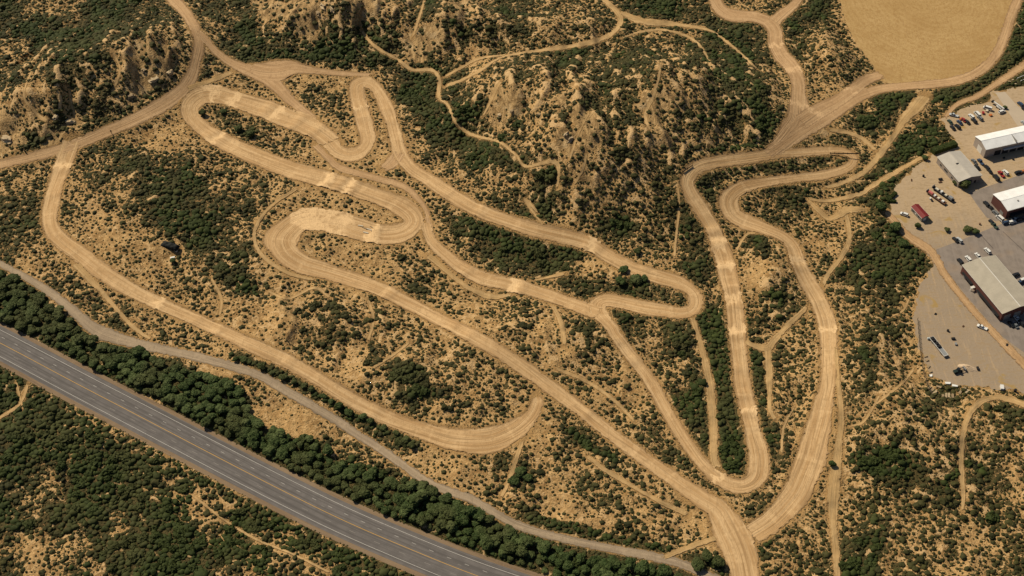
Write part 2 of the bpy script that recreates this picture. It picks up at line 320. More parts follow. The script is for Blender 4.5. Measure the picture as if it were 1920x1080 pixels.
def boxblur(M, k):
    for ax in (0, 1):
        c_ = np.cumsum(np.concatenate([np.repeat(np.take(M, [0], ax), k+1, ax), M, np.repeat(np.take(M, [-1], ax), k, ax)], ax), ax)
        n_ = M.shape[ax]; M = (np.take(c_, range(2*k+1, 2*k+1+n_), ax)-np.take(c_, range(0, n_), ax))/(2*k+1)
    return M
CREST = GZ-boxblur(boxblur(GZ, 3), 3)
WEB = WEB-np.clip(CREST*1.6-.4, 0, 1.1)+np.clip(-CREST*1.6-.2, 0, .8)
WEB = WEB+2.2*np.maximum(0, fbm(GX/11, GY/11, 3, 79)+.12)           # the lines break up in patches
# ------------------------------------------------------------------ mesh and tag helpers
def mesh(name, V, F, mats=None, attrs=None, uv=None, smooth=False, fm=None):
    V = np.ascontiguousarray(V, np.float32); me = bpy.data.meshes.new(name)
    if isinstance(F, np.ndarray):
        k = F.shape[1]; me.vertices.add(len(V)); me.vertices.foreach_set('co', V.ravel())
        me.loops.add(F.size); me.loops.foreach_set('vertex_index', np.ascontiguousarray(F, np.int32).ravel())
        me.polygons.add(len(F)); me.polygons.foreach_set('loop_start', np.arange(0, F.size, k, dtype=np.int32))
        me.update(calc_edges=True)
    else:
        me.from_pydata([tuple(v) for v in V], [], F)
    for a, v in (attrs or {}).items():
        at = me.attributes.new(a, 'FLOAT', 'POINT'); at.data.foreach_set('value', np.ascontiguousarray(v, np.float32).ravel())
    if uv is not None:
        ul = me.uv_layers.new(name='UVMap'); li = np.empty(len(me.loops), np.int32); me.loops.foreach_get('vertex_index', li)
        ul.data.foreach_set('uv', np.ascontiguousarray(uv[li], np.float32).ravel())
    for m in (mats or []): me.materials.append(m)
    if fm is not None: me.polygons.foreach_set('material_index', np.ascontiguousarray(fm, np.int32))
    if smooth: me.polygons.foreach_set('use_smooth', np.ones(len(me.polygons), bool))
    return me
def link(name, me, parent=None, loc=None, rz=0):
    o = bpy.data.objects.new(name, me); COL.objects.link(o)
    if parent is not None: o.parent = parent
    if loc is not None: o.location = loc
    o.rotation_euler.z = rz; return o
def tag(o, label=None, cat=None, group=None, kind=None):
    if label: o['label'] = label
    if cat: o['category'] = cat
    if group: o['group'] = group
    if kind: o['kind'] = kind
    return o

# ------------------------------------------------------------------ materials
class NT:
    def __init__(s, name):
        s.m = bpy.data.materials.new(name); s.m.use_nodes = True; s.t = s.m.node_tree; s.t.nodes.clear()
        s.out = s.n('ShaderNodeOutputMaterial'); s.b = s.n('ShaderNodeBsdfPrincipled'); s.b.inputs['Roughness'].default_value = .9
        s.b.inputs['Specular IOR Level'].default_value = .2; s.l(s.b.outputs[0], s.out.inputs[0])
    def n(s, t, **k):
        x = s.t.nodes.new(t)
        for a, v in k.items(): setattr(x, a, v)
        return x
    def l(s, a, b): s.t.links.new(a, b)
    def inp(s, sock, v):
        if isinstance(v, bpy.types.NodeSocket): s.l(v, sock)
        else: sock.default_value = v
    def math(s, op, a, b=0., c=0., clamp=False):
        x = s.n('ShaderNodeMath', operation=op, use_clamp=clamp)
        s.inp(x.inputs[0], a); s.inp(x.inputs[1], b); s.inp(x.inputs[2], c); return x.outputs[0]
    def ramp(s, v, a, b, o0=0., o1=1.):
        x = s.n('ShaderNodeMapRange', interpolation_type='SMOOTHSTEP'); s.inp(x.inputs[0], v)
        s.inp(x.inputs[1], a); s.inp(x.inputs[2], b); x.inputs[3].default_value = o0; x.inputs[4].default_value = o1; return x.outputs[0]
    def mix(s, f, a, b, mode='MIX'):
        x = s.n('ShaderNodeMix', data_type='RGBA', blend_type=mode); s.inp(x.inputs[0], f)
        for i, v in ((6, a), (7, b)):
            if isinstance(v, tuple): x.inputs[i].default_value = (*v, 1)
            else: s.l(v, x.inputs[i])
        return x.outputs[2]
    def pos(s): return s.n('ShaderNodeNewGeometry').outputs['Position']
    def obj(s): return s.n('ShaderNodeTexCoord').outputs['Object']
    def noise(s, v, sc_, det=3., dist=0., rough=.55):
        x = s.n('ShaderNodeTexNoise'); s.l(v, x.inputs['Vector']); x.inputs['Scale'].default_value = sc_; x.inputs['Detail'].default_value = det
        x.inputs['Distortion'].default_value = dist; x.inputs['Roughness'].default_value = rough; return x.outputs[0]
    def vmap(s, v, scale, rot=(0, 0, 0)):
        x = s.n('ShaderNodeMapping'); s.l(v, x.inputs[0]); x.inputs['Scale'].default_value = scale; x.inputs['Rotation'].default_value = rot; return x.outputs[0]
    def attr(s, name): return s.n('ShaderNodeAttribute', attribute_name=name).outputs['Fac']
    def bump(s, h, strength=.5, dist=.3):
        x = s.n('ShaderNodeBump'); x.inputs['Strength'].default_value = strength; x.inputs['Distance'].default_value = dist
        s.l(h, x.inputs['Height']); s.l(x.outputs[0], s.b.inputs['Normal'])
    def col(s, c): s.inp(s.b.inputs['Base Color'], (*c, 1) if isinstance(c, tuple) else c)

TAN, TAN2, TAN3 = (.39,.238,.096), (.265,.155,.058), (.53,.345,.155)
def ground_mat():
    m = NT('dry_ground'); p = m.pos()
    n1 = m.noise(p, .05, 4); n2 = m.noise(p, .35, 4); n3 = m.noise(p, 1.6, 3)
    c = m.mix(m.ramp(n1, .38, .62), TAN2, TAN); c = m.mix(m.ramp(n2, .35, .7), c, TAN3); c = m.mix(m.ramp(n3, .5, .72, 0, .6), c, (.24,.135,.055))
    veg = m.attr('veg'); rock = m.attr('rock'); web_ = m.attr('web')
    # low dry brush with pale worn lines between the clumps
    dv = m.n('ShaderNodeVectorMath', operation='SCALE'); nz = m.n('ShaderNodeTexNoise'); m.l(p, nz.inputs['Vector']); nz.inputs['Scale'].default_value = .22; nz.inputs['Detail'].default_value = 3
    m.l(nz.outputs[1], dv.inputs[0]); dv.inputs[3].default_value = 7.
    av = m.n('ShaderNodeVectorMath', operation='ADD'); m.l(p, av.inputs[0]); m.l(dv.outputs[0], av.inputs[1])
    vo = m.n('ShaderNodeTexVoronoi', feature='DISTANCE_TO_EDGE', voronoi_dimensions='2D'); m.l(av.outputs[0], vo.inputs['Vector']); vo.inputs['Scale'].default_value = .27
    vo2 = m.n('ShaderNodeTexVoronoi', feature='DISTANCE_TO_EDGE', voronoi_dimensions='2D'); m.l(av.outputs[0], vo2.inputs['Vector']); vo2.inputs['Scale'].default_value = .1
    web = m.math('MINIMUM', vo.outputs[0], m.math('MULTIPLY', vo2.outputs[0], 1.3))
    thr = m.math('SUBTRACT', m.math('SUBTRACT', .50, m.math('MULTIPLY', veg, .68)), m.math('MULTIPLY', m.math('SUBTRACT', n2, .5), .5))
    cov = m.ramp(m.math('SUBTRACT', web, thr), -.02, .05)
    wl = m.ramp(m.math('ADD', web_, m.math('MULTIPLY', m.math('SUBTRACT', n3, .5), .8)), .62, .2); c = m.mix(m.math('MULTIPLY', wl, .8), c, (.50,.335,.165))
    cov = m.math('MULTIPLY', cov, m.ramp(n3, .22, .42))
    g = m.mix(m.ramp(m.noise(p, .9, 4), .3, .7), (.034,.031,.009), (.092,.066,.024))
    g = m.mix(m.ramp(m.noise(p, .08, 3), .42, .6), g, m.mix(n3, (.050,.056,.016), (.085,.055,.022)))
    g = m.mix(m.ramp(n3, .58, .75, 0, .8), g, (.26,.165,.07))
    sp = m.math('MULTIPLY', m.ramp(m.noise(p, .75, 2, .4), .56, .63), m.ramp(n2, .35, .5)); c = m.mix(m.math('MULTIPLY', sp, .45), c, (.055,.048,.016))
    c = m.mix(m.math('MULTIPLY', m.ramp(m.math('ADD', veg, m.math('MULTIPLY', m.math('SUBTRACT', n2, .5), .9)), .72, 1.05), .8), c, g)
    # bare eroded clay and pale rock
    st = m.noise(m.vmap(p, (.35, .09, .3), (0, 0, .25)), 1., 6, 1.2, .7)
    rc = m.mix(m.ramp(st, .40, .60), (.20,.125,.052), (.42,.275,.125)); rc = m.mix(m.ramp(m.noise(p, .12, 3), .55, .7, 0, .6), rc, (.50,.36,.195))
    wl = m.ramp(m.math('ADD', web_, m.math('MULTIPLY', m.math('SUBTRACT', n3, .5), .8)), .62, .2); c = m.mix(m.math('MULTIPLY', wl, .8), c, (.50,.335,.165))
    cov = m.math('MULTIPLY', cov, m.ramp(m.math('ADD', web_, m.math('MULTIPLY', m.math('SUBTRACT', n3, .5), .9)), .45, 1.0))
    c = m.mix(cov, c, g)
    c = m.mix(m.math('MULTIPLY', m.ramp(m.math('ADD', rock, m.math('MULTIPLY', m.math('SUBTRACT', n2, .5), 1.2)), .42, .62), 1.), c, rc)
    w = m.attr('worn'); wf = m.ramp(m.math('ADD', w, m.math('MULTIPLY', m.math('SUBTRACT', n2, .5), 1.1)), .35, .75)
    c = m.mix(m.math('MULTIPLY', wf, .85), c, m.mix(n3, TAN2, TAN))
    m.col(c); m.bump(m.math('ADD', m.math('MULTIPLY', m.noise(p, 1.1, 5), .8), m.math('MULTIPLY', cov, .45)), 1., .9); return m.m
def track_mat(name, c1, c2, c3, streak=.7, alpha=True):
    m = NT(name); p = m.pos(); uv = m.n('ShaderNodeUVMap').outputs[0]
    wob = m.noise(p, .05, 2)
    s1 = m.noise(m.vmap(uv, (1.6, .035, 1)), 1., 4, .5, .6); s2 = m.noise(m.vmap(uv, (.55, .02, 1)), 1., 3, .8); s3 = m.noise(p, .5, 4); big = m.noise(p, .045, 3)
    cross = m.noise(m.vmap(uv, (.05, .16, 1)), 1., 3, .6)
    c = m.mix(m.ramp(big, .35, .65), c1, c2); c = m.mix(m.ramp(s2, .35, .68, 0, .8), c, c3)
    c = m.mix(m.ramp(s1, .5, .72, 0, streak*.62), c, tuple(v*.6 for v in c1)); c = m.mix(m.ramp(cross, .54, .68, 0, .35), c, tuple(min(1, v*1.15) for v in c3)); rut = m.noise(m.vmap(uv, (.33, .012, 1)), 1., 3, 1.6); c = m.mix(m.ramp(rut, .54, .66, 0, .55), c, tuple(v*.62 for v in c1))
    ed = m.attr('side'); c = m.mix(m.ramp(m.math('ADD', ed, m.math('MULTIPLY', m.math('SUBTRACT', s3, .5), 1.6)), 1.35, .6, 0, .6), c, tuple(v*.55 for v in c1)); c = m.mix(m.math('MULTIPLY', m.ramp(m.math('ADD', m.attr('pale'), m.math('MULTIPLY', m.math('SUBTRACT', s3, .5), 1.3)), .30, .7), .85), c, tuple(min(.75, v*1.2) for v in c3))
    c = m.mix(m.ramp(s3, .50, .72, 0, .5), c, tuple(v*.68 for v in c2)); xr = m.noise(m.vmap(p, (.75, .12, 1), (0, 0, .9)), 1., 4, 2.5); c = m.mix(m.ramp(xr, .54, .64, 0, .4), c, tuple(v*.66 for v in c2)); m.col(c)
    m.bump(m.math('ADD', m.math('MULTIPLY', s1, 1.), m.math('MULTIPLY', s3, .3)), .8, .35)
    if alpha:
        e = m.attr('edge'); a = m.ramp(m.math('ADD', e, m.math('MULTIPLY', m.math('SUBTRACT', m.noise(p, .45, 5, .5), .5), 2.6)), .25, .6)
        tr = m.n('ShaderNodeBsdfTransparent'); mx = m.n('ShaderNodeMixShader'); m.l(a, mx.inputs[0]); m.l(tr.outputs[0], mx.inputs[1]); m.l(m.b.outputs[0], mx.inputs[2]); m.l(mx.outputs[0], m.out.inputs[0])
    return m.m
def plain(name, c, rough=.7, vary=.15, scale=.6, metal=0.):
    m = NT(name); n = m.noise(m.obj(), scale, 4); m.col(m.mix(n, tuple(v*(1-vary) for v in c), tuple(min(1, v*(1+vary)) for v in c)))
    m.b.inputs['Roughness'].default_value = rough; m.b.inputs['Metallic'].default_value = metal; return m.m
def leaf_mat(name, a, b, c):
    m = NT(name); p = m.pos(); t = m.attr('tint'); n = m.noise(p, 1.5, 3)
    x = m.mix(t, a, b); x = m.mix(m.ramp(n, .5, .75, 0, .8), x, c); x = m.mix(m.ramp(m.noise(p, .03, 2), .45, .6, 0, .45), x, (.060,.055,.018)); m.col(x)
    m.b.inputs['Roughness'].default_value = .8; return m.m
GM = ground_mat()
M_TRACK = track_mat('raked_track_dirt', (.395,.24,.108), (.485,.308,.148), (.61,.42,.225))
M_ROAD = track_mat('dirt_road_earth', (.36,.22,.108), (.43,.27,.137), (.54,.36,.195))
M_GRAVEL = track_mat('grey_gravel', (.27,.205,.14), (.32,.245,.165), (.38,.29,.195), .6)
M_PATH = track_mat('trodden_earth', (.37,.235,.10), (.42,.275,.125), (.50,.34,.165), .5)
M_SHRUB = leaf_mat('scrub_leaves', (.019,.021,.005), (.050,.048,.012), (.085,.072,.022))
M_TREE = leaf_mat('tree_leaves', (.024,.043,.008), (.068,.090,.028), (.105,.128,.042))
M_TRUNK = plain('bark', (.12,.08,.05))

# ------------------------------------------------------------------ ground
veg = cover(GX, GY, BZ, VEG)
pxg, pyg = topix(GX, GY, BZ)
bel = [(-60,470),(0,500),(60,545),(130,600),(165,640),(190,650),(260,662),(330,695),(440,728),(462,755),(470,790),(500,805),(600,830),(640,872),(720,890),(790,912),(830,935),(900,962),(960,1000),(1040,1030),(1140,1050),(1240,1072),(1320,1100),(1300,1140),(1130,1120),(1060,1088),(1000,1072),(900,1047),(830,1017),(760,987),(700,957),(640,937),(600,917),(520,882),(440,842),(390,807),(330,772),(290,742),(230,732),(140,692),(100,642),(60,627),(0,602),(-60,580)]
BELT = poly_w(bel, 0)
nb = GY < 560; inb = np.zeros(GX.shape, bool); inb[nb] = pip(GX[nb], GY[nb], BELT)
veg = np.where(inb, 1., veg)
for line, rr in [([(1005,975),(1060,988),(1120,1003),(1190,1022),(1265,1036)],3.2),([(440,668),(506,699),(550,717),(594,741),(645,768),(718,805),(773,834)],2.6),([(870,430),(930,440),(1000,465),(1080,470)],6.),([(1190,530),(1215,532)],4.),([(1720,190),(1790,172),(1850,152),(1880,110)],4.5),([(1320,585),(1340,640),(1352,700),(1362,760),(1375,840),(1378,870)],4.),([(980,480),(1040,470)],5.),([(1370,312),(1450,308),(1540,300)],2.6),([(1070,810),(1100,835),(1150,860)],2.6)]:
    P_ = catmull([(a, b, 5) for a, b in line], 2.); lx_, ly_ = toworld(P_[:, 0], P_[:, 1], 0.)
    for x, y in zip(lx_, ly_):
        i0, i1 = np.searchsorted(AX, [x-rr*1.6, x+rr*1.6]); j0, j1 = np.searchsorted(AY, [y-rr*1.6, y+rr*1.6]); q = (slice(j0, j1), slice(i0, i1))
        veg[q] = np.maximum(veg[q], 1.08*(1-sstep(rr*.7, rr*1.4, np.hypot(GX[q]-x, GY[q]-y))))
worn = np.maximum.reduce([1-sstep(-.5, 3.5, SD), 1-sstep(-.5, 2.0, SR), 1-sstep(0, 3., SH), (1-sstep(0, 1.6, SP))*.8, 1-sstep(-3, 3, SY), 1-sstep(-3, 2, SF)])
nx, ny = len(AX), len(AY)
ii = (np.arange(ny-1)[:, None]*nx+np.arange(nx-1)[None]).ravel()
GF = np.stack([ii, ii+1, ii+nx+1, ii+nx], 1)
g = link('ground', mesh('ground', np.stack([GX, GY, GZc], 2).reshape(-1, 3), GF, [GM], dict(veg=veg, rock=rockv, worn=worn, web=np.clip(WEB, -.5, 3)), smooth=True))
tag(g, 'dry tan hillside earth covered in olive scrub', kind='structure')

# ------------------------------------------------------------------ ribbons: tracks, roads, paths
JUMPS = [(118,318,.8),(103,365,.7),(128,478,.5),(1360,455,1.1),(1346,432,1.),(1362,500,1.),(1374,540,.9),(1379,575,.9),(1384,630,1.),(1390,690,1.),(1397,742,1.),(1403,775,.9),(1408,800,.8),(622,338,1.),(640,346,1.1),(662,353,1.),(1494,482,1.1),(1500,502,.8),(707,430,1.),(735,206,.6),(736,228,.8),(676,200,.8),(678,222,.7),(400,252,.8),(415,262,.7),(878,507,.7),(980,540,.8),(905,395,.7),(1105,457,.9),(1120,468,.7),(1205,513,.6),(300,570,.5),(410,618,.6),(370,600,.5),(540,680,.5),(730,552,.7),(850,612,.6),(880,630,.6),(1100,776,.6),(1160,640,.7),(1190,675,.7),(560,228,.9),(590,246,.8),(500,205,.7),(1552,700,.6),(1535,565,.7),(1548,600,.7),(1545,750,.6),(1390,348,.5),(840,362,.5),(700,775,.5),(1484,122,.8),(1490,140,.8),(1497,160,.7)]
JW = [(*[float(v) for v in toground(a, b)[:2]], h) for a, b, h in JUMPS]
PALE = [(*[float(v) for v in toground(a, b)[:2]], r_) for a, b, r_ in [(600,403,14),(565,402,9),(640,418,9),(620,335,5),(655,352,5),(1360,455,6),(1365,500,5),(1375,560,5),(1383,620,5),(1403,770,4),(395,172,6),(440,185,5),(520,212,5),(675,205,3),(700,436,5),(1510,200,4),(1485,130,5),(1460,85,4),(407,256,4),(118,312,5),(1497,490,5),(1550,620,4),(1345,900,4),(960,540,5),(1110,460,4),(1580,160,3),(300,571,4)]]
def ribbon(name, geom, mat, off, f=None, K=9, jumps=False, raise_edge=0., extra=1.0):
    c, n, hw = geom; hw = hw*(1+.13*perlin(c[:, 0]/11, c[:, 1]/11, 8)+.06*perlin(c[:, 0]/3, c[:, 1]/3, 9)); N = len(c); s = np.concatenate([[0], np.cumsum(np.linalg.norm(np.diff(c[:, :2], axis=0), axis=1))])
    u = np.linspace(-1, 1, K); hwv = (hw*extra+(.6 if f is None else .2))
    XY = c[:, None, :2]+n[:, None]*(u[None, :, None]*hwv[:, None, None])
    X, Y = XY[..., 0], XY[..., 1]
    Z = (f or base)(X, Y)+off
    if f is None: Z = Z+raise_edge*np.abs(u)[None]**4*(1+perlin(X/8, Y/8, 6))
    S = np.broadcast_to(s[:, None], X.shape)
    if jumps:
        for jx, jy, h in JW:
            d = np.hypot(c[:, 0]-jx, c[:, 1]-jy); k = int(d.argmin())
            if d[k] > 7: continue
            ds = S-s[k]+.5*u[None]**2
            Z = Z+.6*h*np.exp(-(np.abs(ds)/3.0)**3)*(1-.6*u[None]**6)
        Z = Z+.05*perlin(S/3.3, X*0+2, 12)
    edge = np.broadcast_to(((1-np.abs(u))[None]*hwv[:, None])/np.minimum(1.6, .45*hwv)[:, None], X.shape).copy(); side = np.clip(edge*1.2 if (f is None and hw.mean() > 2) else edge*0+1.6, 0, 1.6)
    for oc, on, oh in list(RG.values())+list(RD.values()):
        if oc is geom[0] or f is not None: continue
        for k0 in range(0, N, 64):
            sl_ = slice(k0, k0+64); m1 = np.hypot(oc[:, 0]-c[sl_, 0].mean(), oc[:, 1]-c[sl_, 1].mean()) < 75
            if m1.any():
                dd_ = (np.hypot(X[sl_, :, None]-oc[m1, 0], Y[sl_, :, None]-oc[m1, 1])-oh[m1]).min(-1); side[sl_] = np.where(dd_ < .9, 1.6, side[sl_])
    pale = np.zeros(X.shape)
    for jx, jy, r_ in PALE:
        d = np.hypot(c[:, 0]-jx, c[:, 1]-jy); k = int(d.argmin())
        if d[k] < 7: pale = np.maximum(pale, np.exp(-((S-s[k]+6.*perlin(u[None]*2.2+k, S/6, 31))/(r_*.8))**2)*(.75+.5*perlin(u[None]*1.7+k, S/5, 30)))
    e2 = np.minimum(s, s[-1]-s)/2.5; edge = np.minimum(edge, e2[:, None]); edge = np.clip(edge, 0, 1.6)
    uv = np.stack([(u[None]*hwv[:, None]), S], 2).reshape(-1, 2)
    i = (np.arange(N-1)[:, None]*K+np.arange(K-1)[None]).ravel(); F = np.stack([i, i+K, i+K+1, i+1], 1)
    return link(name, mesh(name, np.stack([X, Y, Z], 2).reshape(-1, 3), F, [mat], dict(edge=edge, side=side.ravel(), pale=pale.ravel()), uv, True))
off = .10
LB = dict(left_straight='long raked dirt straight along the left with a hairpin at its lower end', centre_loop='long winding dirt race track through the centre and right', hairpin_loop='wide dirt race track with nested hairpins and a long diagonal straight', middle_run='short dirt race track link below the dark bushes')
for k, gq in RG.items():
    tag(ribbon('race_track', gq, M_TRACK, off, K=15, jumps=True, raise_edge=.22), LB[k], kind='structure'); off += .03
off = .10
for k, gq in RD.items():
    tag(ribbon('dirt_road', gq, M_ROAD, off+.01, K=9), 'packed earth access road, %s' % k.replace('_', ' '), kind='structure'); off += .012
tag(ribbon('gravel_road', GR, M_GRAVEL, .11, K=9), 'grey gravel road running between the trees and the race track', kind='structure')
for q, gq in enumerate(PG):
    c, n, hw = gq
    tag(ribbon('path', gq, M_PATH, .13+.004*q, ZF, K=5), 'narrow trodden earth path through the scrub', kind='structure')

# ------------------------------------------------------------------ highway
def strip(name, o0, o1, z, mat, s0=None, s1=None, kind=True):
    k0, k1 = (0, len(HC)) if s0 is None else tuple(np.searchsorted(HS, [s0, s1]))
    if s0 is not None:
        ss = np.linspace(s0, s1, 3); cx = np.interp(ss, HS, HC[:, 0]); cy = np.interp(ss, HS, HC[:, 1]); nnx = np.interp(ss, HS, HN[:, 0]); nny = np.interp(ss, HS, HN[:, 1])
        C = np.stack([cx, cy], 1); Nn = np.stack([nnx, nny], 1); S = ss
    else: C, Nn, S = HC, HN, HS
    A = C+Nn*o0; B = C+Nn*o1; N = len(C)
    V = np.concatenate([np.c_[A, np.full(N, z)], np.c_[B, np.full(N, z)]]); i = np.arange(N-1); F = np.stack([i, i+1, i+1+N, i+N], 1)
    uv = np.concatenate([np.c_[np.full(N, o0), S], np.c_[np.full(N, o1), S]])
    return V, F, uv
def asphalt_mat(name, c, streak=True):
    m = NT(name); p = m.pos(); n = m.noise(p, .2, 4); f = m.noise(p, 3., 2)
    x = m.mix(m.ramp(n, .35, .65), tuple(v*.88 for v in c), tuple(v*1.12 for v in c)); x = m.mix(m.ramp(f, .4, .7, 0, .35), x, tuple(v*1.3 for v in c))
    if streak:
        uv = m.n('ShaderNodeUVMap').outputs[0]; s = m.noise(m.vmap(uv, (.9, .012, 1)), 1., 3, .3)
        x = m.mix(m.ramp(s, .42, .62, 0, .8), x, tuple(v*.68 for v in c)); s2 = m.noise(m.vmap(uv, (3., .05, 1)), 1., 2); x = m.mix(m.ramp(s2, .6, .7, 0, .5), x, tuple(v*1.3 for v in c))
    else:
        s = m.noise(m.vmap(p, (.5, .05, 1), (0, 0, -.9)), 1., 4, .5); x = m.mix(m.ramp(s, .45, .65, 0, .5), x, tuple(v*1.25 for v in c))
        x = m.mix(m.ramp(m.noise(p, .07, 3), .5, .7, 0, .35), x, (.30,.215,.14))
    m.col(x); m.b.inputs['Roughness'].default_value = .85; m.bump(f, .2, .1); return m.m
M_ASPH = asphalt_mat('weathered_asphalt', (.128,.117,.113)); M_ASPH2 = asphalt_mat('yard_asphalt', (.205,.172,.148), False)
M_SHOULDER = track_mat('shoulder_gravel', (.25,.17,.105), (.33,.23,.14), (.38,.28,.18), .3, False)
M_WHITE = plain('white_road_paint', (.50,.48,.45), .7, .3, 1.5); M_YELLOW = plain('yellow_road_paint', (.46,.27,.07), .7, .25, 1.5); M_FADE = plain('worn_road_paint', (.24,.22,.20), .8, .3, 1.2)
V, F, uv = strip('s', -HWID-2.3, HWID+2.2, .012, None); tag(link('road_shoulder', mesh('road_shoulder', V, F, [M_SHOULDER], None, uv)), 'stony verge either side of the highway', kind='structure')
V, F, uv = strip('s', -HWID, HWID, .03, None); tag(link('highway', mesh('highway', V, F, [M_ASPH], None, uv)), 'grey four lane asphalt highway', kind='structure')
def marks(name, items, mat, label):
    VV, FF, UU = [], [], []; n = 0
    for a in items:
        V, F, uv = strip('s', *a[:2], .036, None, *(a[2:] or (None, None))); VV.append(V); FF.append(F+n); UU.append(uv); n += len(V)
    tag(link(name, mesh(name, np.concatenate(VV), np.concatenate(FF), [mat], None, np.concatenate(UU))), label, kind='structure')
L = HS[-1]
marks('edge_line', [(-6.80, -6.63), (6.63, 6.80)], M_WHITE, 'white painted edge lines of the highway')
marks('centre_line', [(-.14, .14)], M_YELLOW, 'yellow centre line of the highway')
marks('lane_dashes', [(3.33, 3.47, s, s+2.2) for s in np.arange(2, L-4, 9.)], M_WHITE, 'white lane dashes on the upper carriageway')
marks('worn_lane_dashes', [(-3.5, -3.32, s, s+3.2) for s in np.arange(3, L-6, 13.)]+[(2.0, 2.14, s, s+2) for s in np.arange(8, L-6, 24.)], M_FADE, 'worn lane dashes on the lower carriageway')

# ------------------------------------------------------------------ field and yard sheets
def sheet(name, P, z, mat, label, sub=2.5, drape=False):
    x0, y0 = P.min(0); x1, y1 = P.max(0); xs = np.arange(x0, x1+sub, sub); ys = np.arange(y0, y1+sub, sub)
    import bmesh
    bm = bmesh.new(); bm.faces.new([bm.verts.new((a, b, 0)) for a, b in P]); 
    bmesh.ops.triangulate(bm, faces=bm.faces)
    for _ in range(2 if drape else 0): bmesh.ops.subdivide_edges(bm, edges=[e for e in bm.edges if e.calc_length() > sub*2], cuts=3)
    for v in bm.verts: v.co.z = (float(base(v.co.x, v.co.y)) if drape else 0)+z
    bmesh.ops.recalc_face_normals(bm, faces=bm.faces)
    if sum(f.normal.z for f in bm.faces) < 0: bmesh.ops.reverse_faces(bm, faces=bm.faces)
    me = bpy.data.meshes.new(name); bm.to_mesh(me); bm.free(); me.materials.append(mat); return tag(link(name, me), label, kind='structure')
def rough(P, amp=1.1, step=2.5, seed=0):
    out = []
    for i in range(len(P)):
        a, b = P[i], P[(i+1) % len(P)]; n = max(1, int(np.linalg.norm(b-a)/step))
        for k in range(n): out.append(a+(b-a)*k/n)
    out = np.array(out); return out+amp*np.stack([fbm(out[:, 0]/6, out[:, 1]/6, 3, seed), fbm(out[:, 0]/6, out[:, 1]/6, 3, seed+9)], 1)
def field_mat():
    m = NT('harvested_field'); p = m.pos(); n = m.noise(p, .03, 3); f = m.noise(p, .5, 4, 1.5)
    c = m.mix(m.ramp(n, .35, .65), (.37,.237,.095), (.42,.28,.12)); c = m.mix(m.ramp(f, .45, .62, 0, .6), c, (.30,.175,.06))
    fc = toworld(1745, -10, 0.); mp = m.n('ShaderNodeMapping'); m.l(p, mp.inputs[0]); mp.inputs['Location'].default_value = (-float(fc[0]), -float(fc[1])*.8, 0); mp.inputs['Scale'].default_value = (1, .8, 0)
    w = m.n('ShaderNodeTexWave', wave_type='RINGS', rings_direction='Z'); m.l(mp.outputs[0], w.inputs['Vector']); w.inputs['Scale'].default_value = .085; w.inputs['Distortion'].default_value = 9; w.inputs['Detail'].default_value = 4; w.inputs['Detail Scale'].default_value = .28
    brk = m.ramp(m.noise(p, .12, 4, 1.), .45, .62); c = m.mix(m.math('MULTIPLY', m.ramp(w.outputs[1], .65, .98, 0, .22), brk), c, (.50,.34,.165))
    c = m.mix(m.math('MULTIPLY', m.ramp(w.outputs[1], .3, .02, 0, .2), m.math('SUBTRACT', 1., brk)), c, (.27,.165,.062))
    sc_ = m.noise(m.vmap(p, (.9, .09, 1), (0, 0, .5)), 1., 4, 2.); c = m.mix(m.ramp(sc_, .56, .66, 0, .5), c, (.28,.17,.068)); m.col(c); m.bump(f, .5, .3); return m.m
def yard_mat():
    m = NT('yard_gravel'); p = m.pos(); g = m.n('ShaderNodeSeparateXYZ'); m.l(p, g.inputs[0])
    n = m.noise(p, .06, 4); f = m.noise(p, .8, 4)
    # tan earth in the upper yard, greyer gravel in the lower one
    south = m.ramp(m.math('ADD', g.outputs[1], m.math('MULTIPLY', m.math('SUBTRACT', n, .5), 60.)), 575, 535)
    c = m.mix(south, m.mix(n, (.43,.325,.21), (.36,.26,.16)), m.mix(n, (.255,.205,.155), (.34,.255,.17)))
    st = m.noise(m.vmap(p, (.6, .06, 1), (0, 0, .7)), 1., 4, .8); c = m.mix(m.ramp(st, .52, .7, 0, .5), c, (.44,.31,.18))
    c = m.mix(m.ramp(f, .52, .72, 0, .55), c, (.27,.19,.115)); cu = m.noise(m.vmap(p, (.12, .5, 1), (0, 0, .45)), 1., 4, 2.2); c = m.mix(m.ramp(cu, .52, .62, 0, .6), c, (.30,.215,.125)); gr = m.ramp(m.noise(p, .09, 5, .6), .60, .70, 0, .8); c = m.mix(gr, c, (.33,.215,.07)); m.col(c); m.bump(f, .5, .2); return m.m
M_FIELD, M_YARD = field_mat(), yard_mat()
sheet('field', rough(FIELD, .8, 2.5, 3), .03, M_FIELD, 'golden harvested field at the upper right')
sheet('yard', rough(YARD, 3.2, 1.3, 5), .035, M_YARD, 'gravel and earth yard around the metal buildings')
sheet('parking_lot', ASPH1, .06, M_ASPH2, 'grey asphalt lot around the long beige roofed warehouse')
sheet('asphalt_apron', ASPH2, .06, M_ASPH2, 'grey asphalt apron around the white roofed brown building')
M_CONC = plain('pale_concrete', (.42,.345,.26), .85, .12, .15)
sheet('driveway', PAD, .055, M_CONC, 'pale concrete driveway at the right edge')
def slick(p0, p1, w, z, mat, name, label):
    a, b = [np.array(toworld(*q)) for q in (p0, p1)]; d = (b-a)/np.linalg.norm(b-a); n = np.array([-d[1], d[0]])*w/2
    V = np.array([[*(a-n), z], [*(a+n), z], [*(b+n), z], [*(b-n), z]]); me = mesh(name, V, [(0, 3, 2, 1)], [mat]); return tag(link(name, me), label, kind='structure')
M_SEAM = plain('tar_seam', (.07,.06,.055)); M_SCUFF = plain('pale_scuff', (.5,.45,.4))
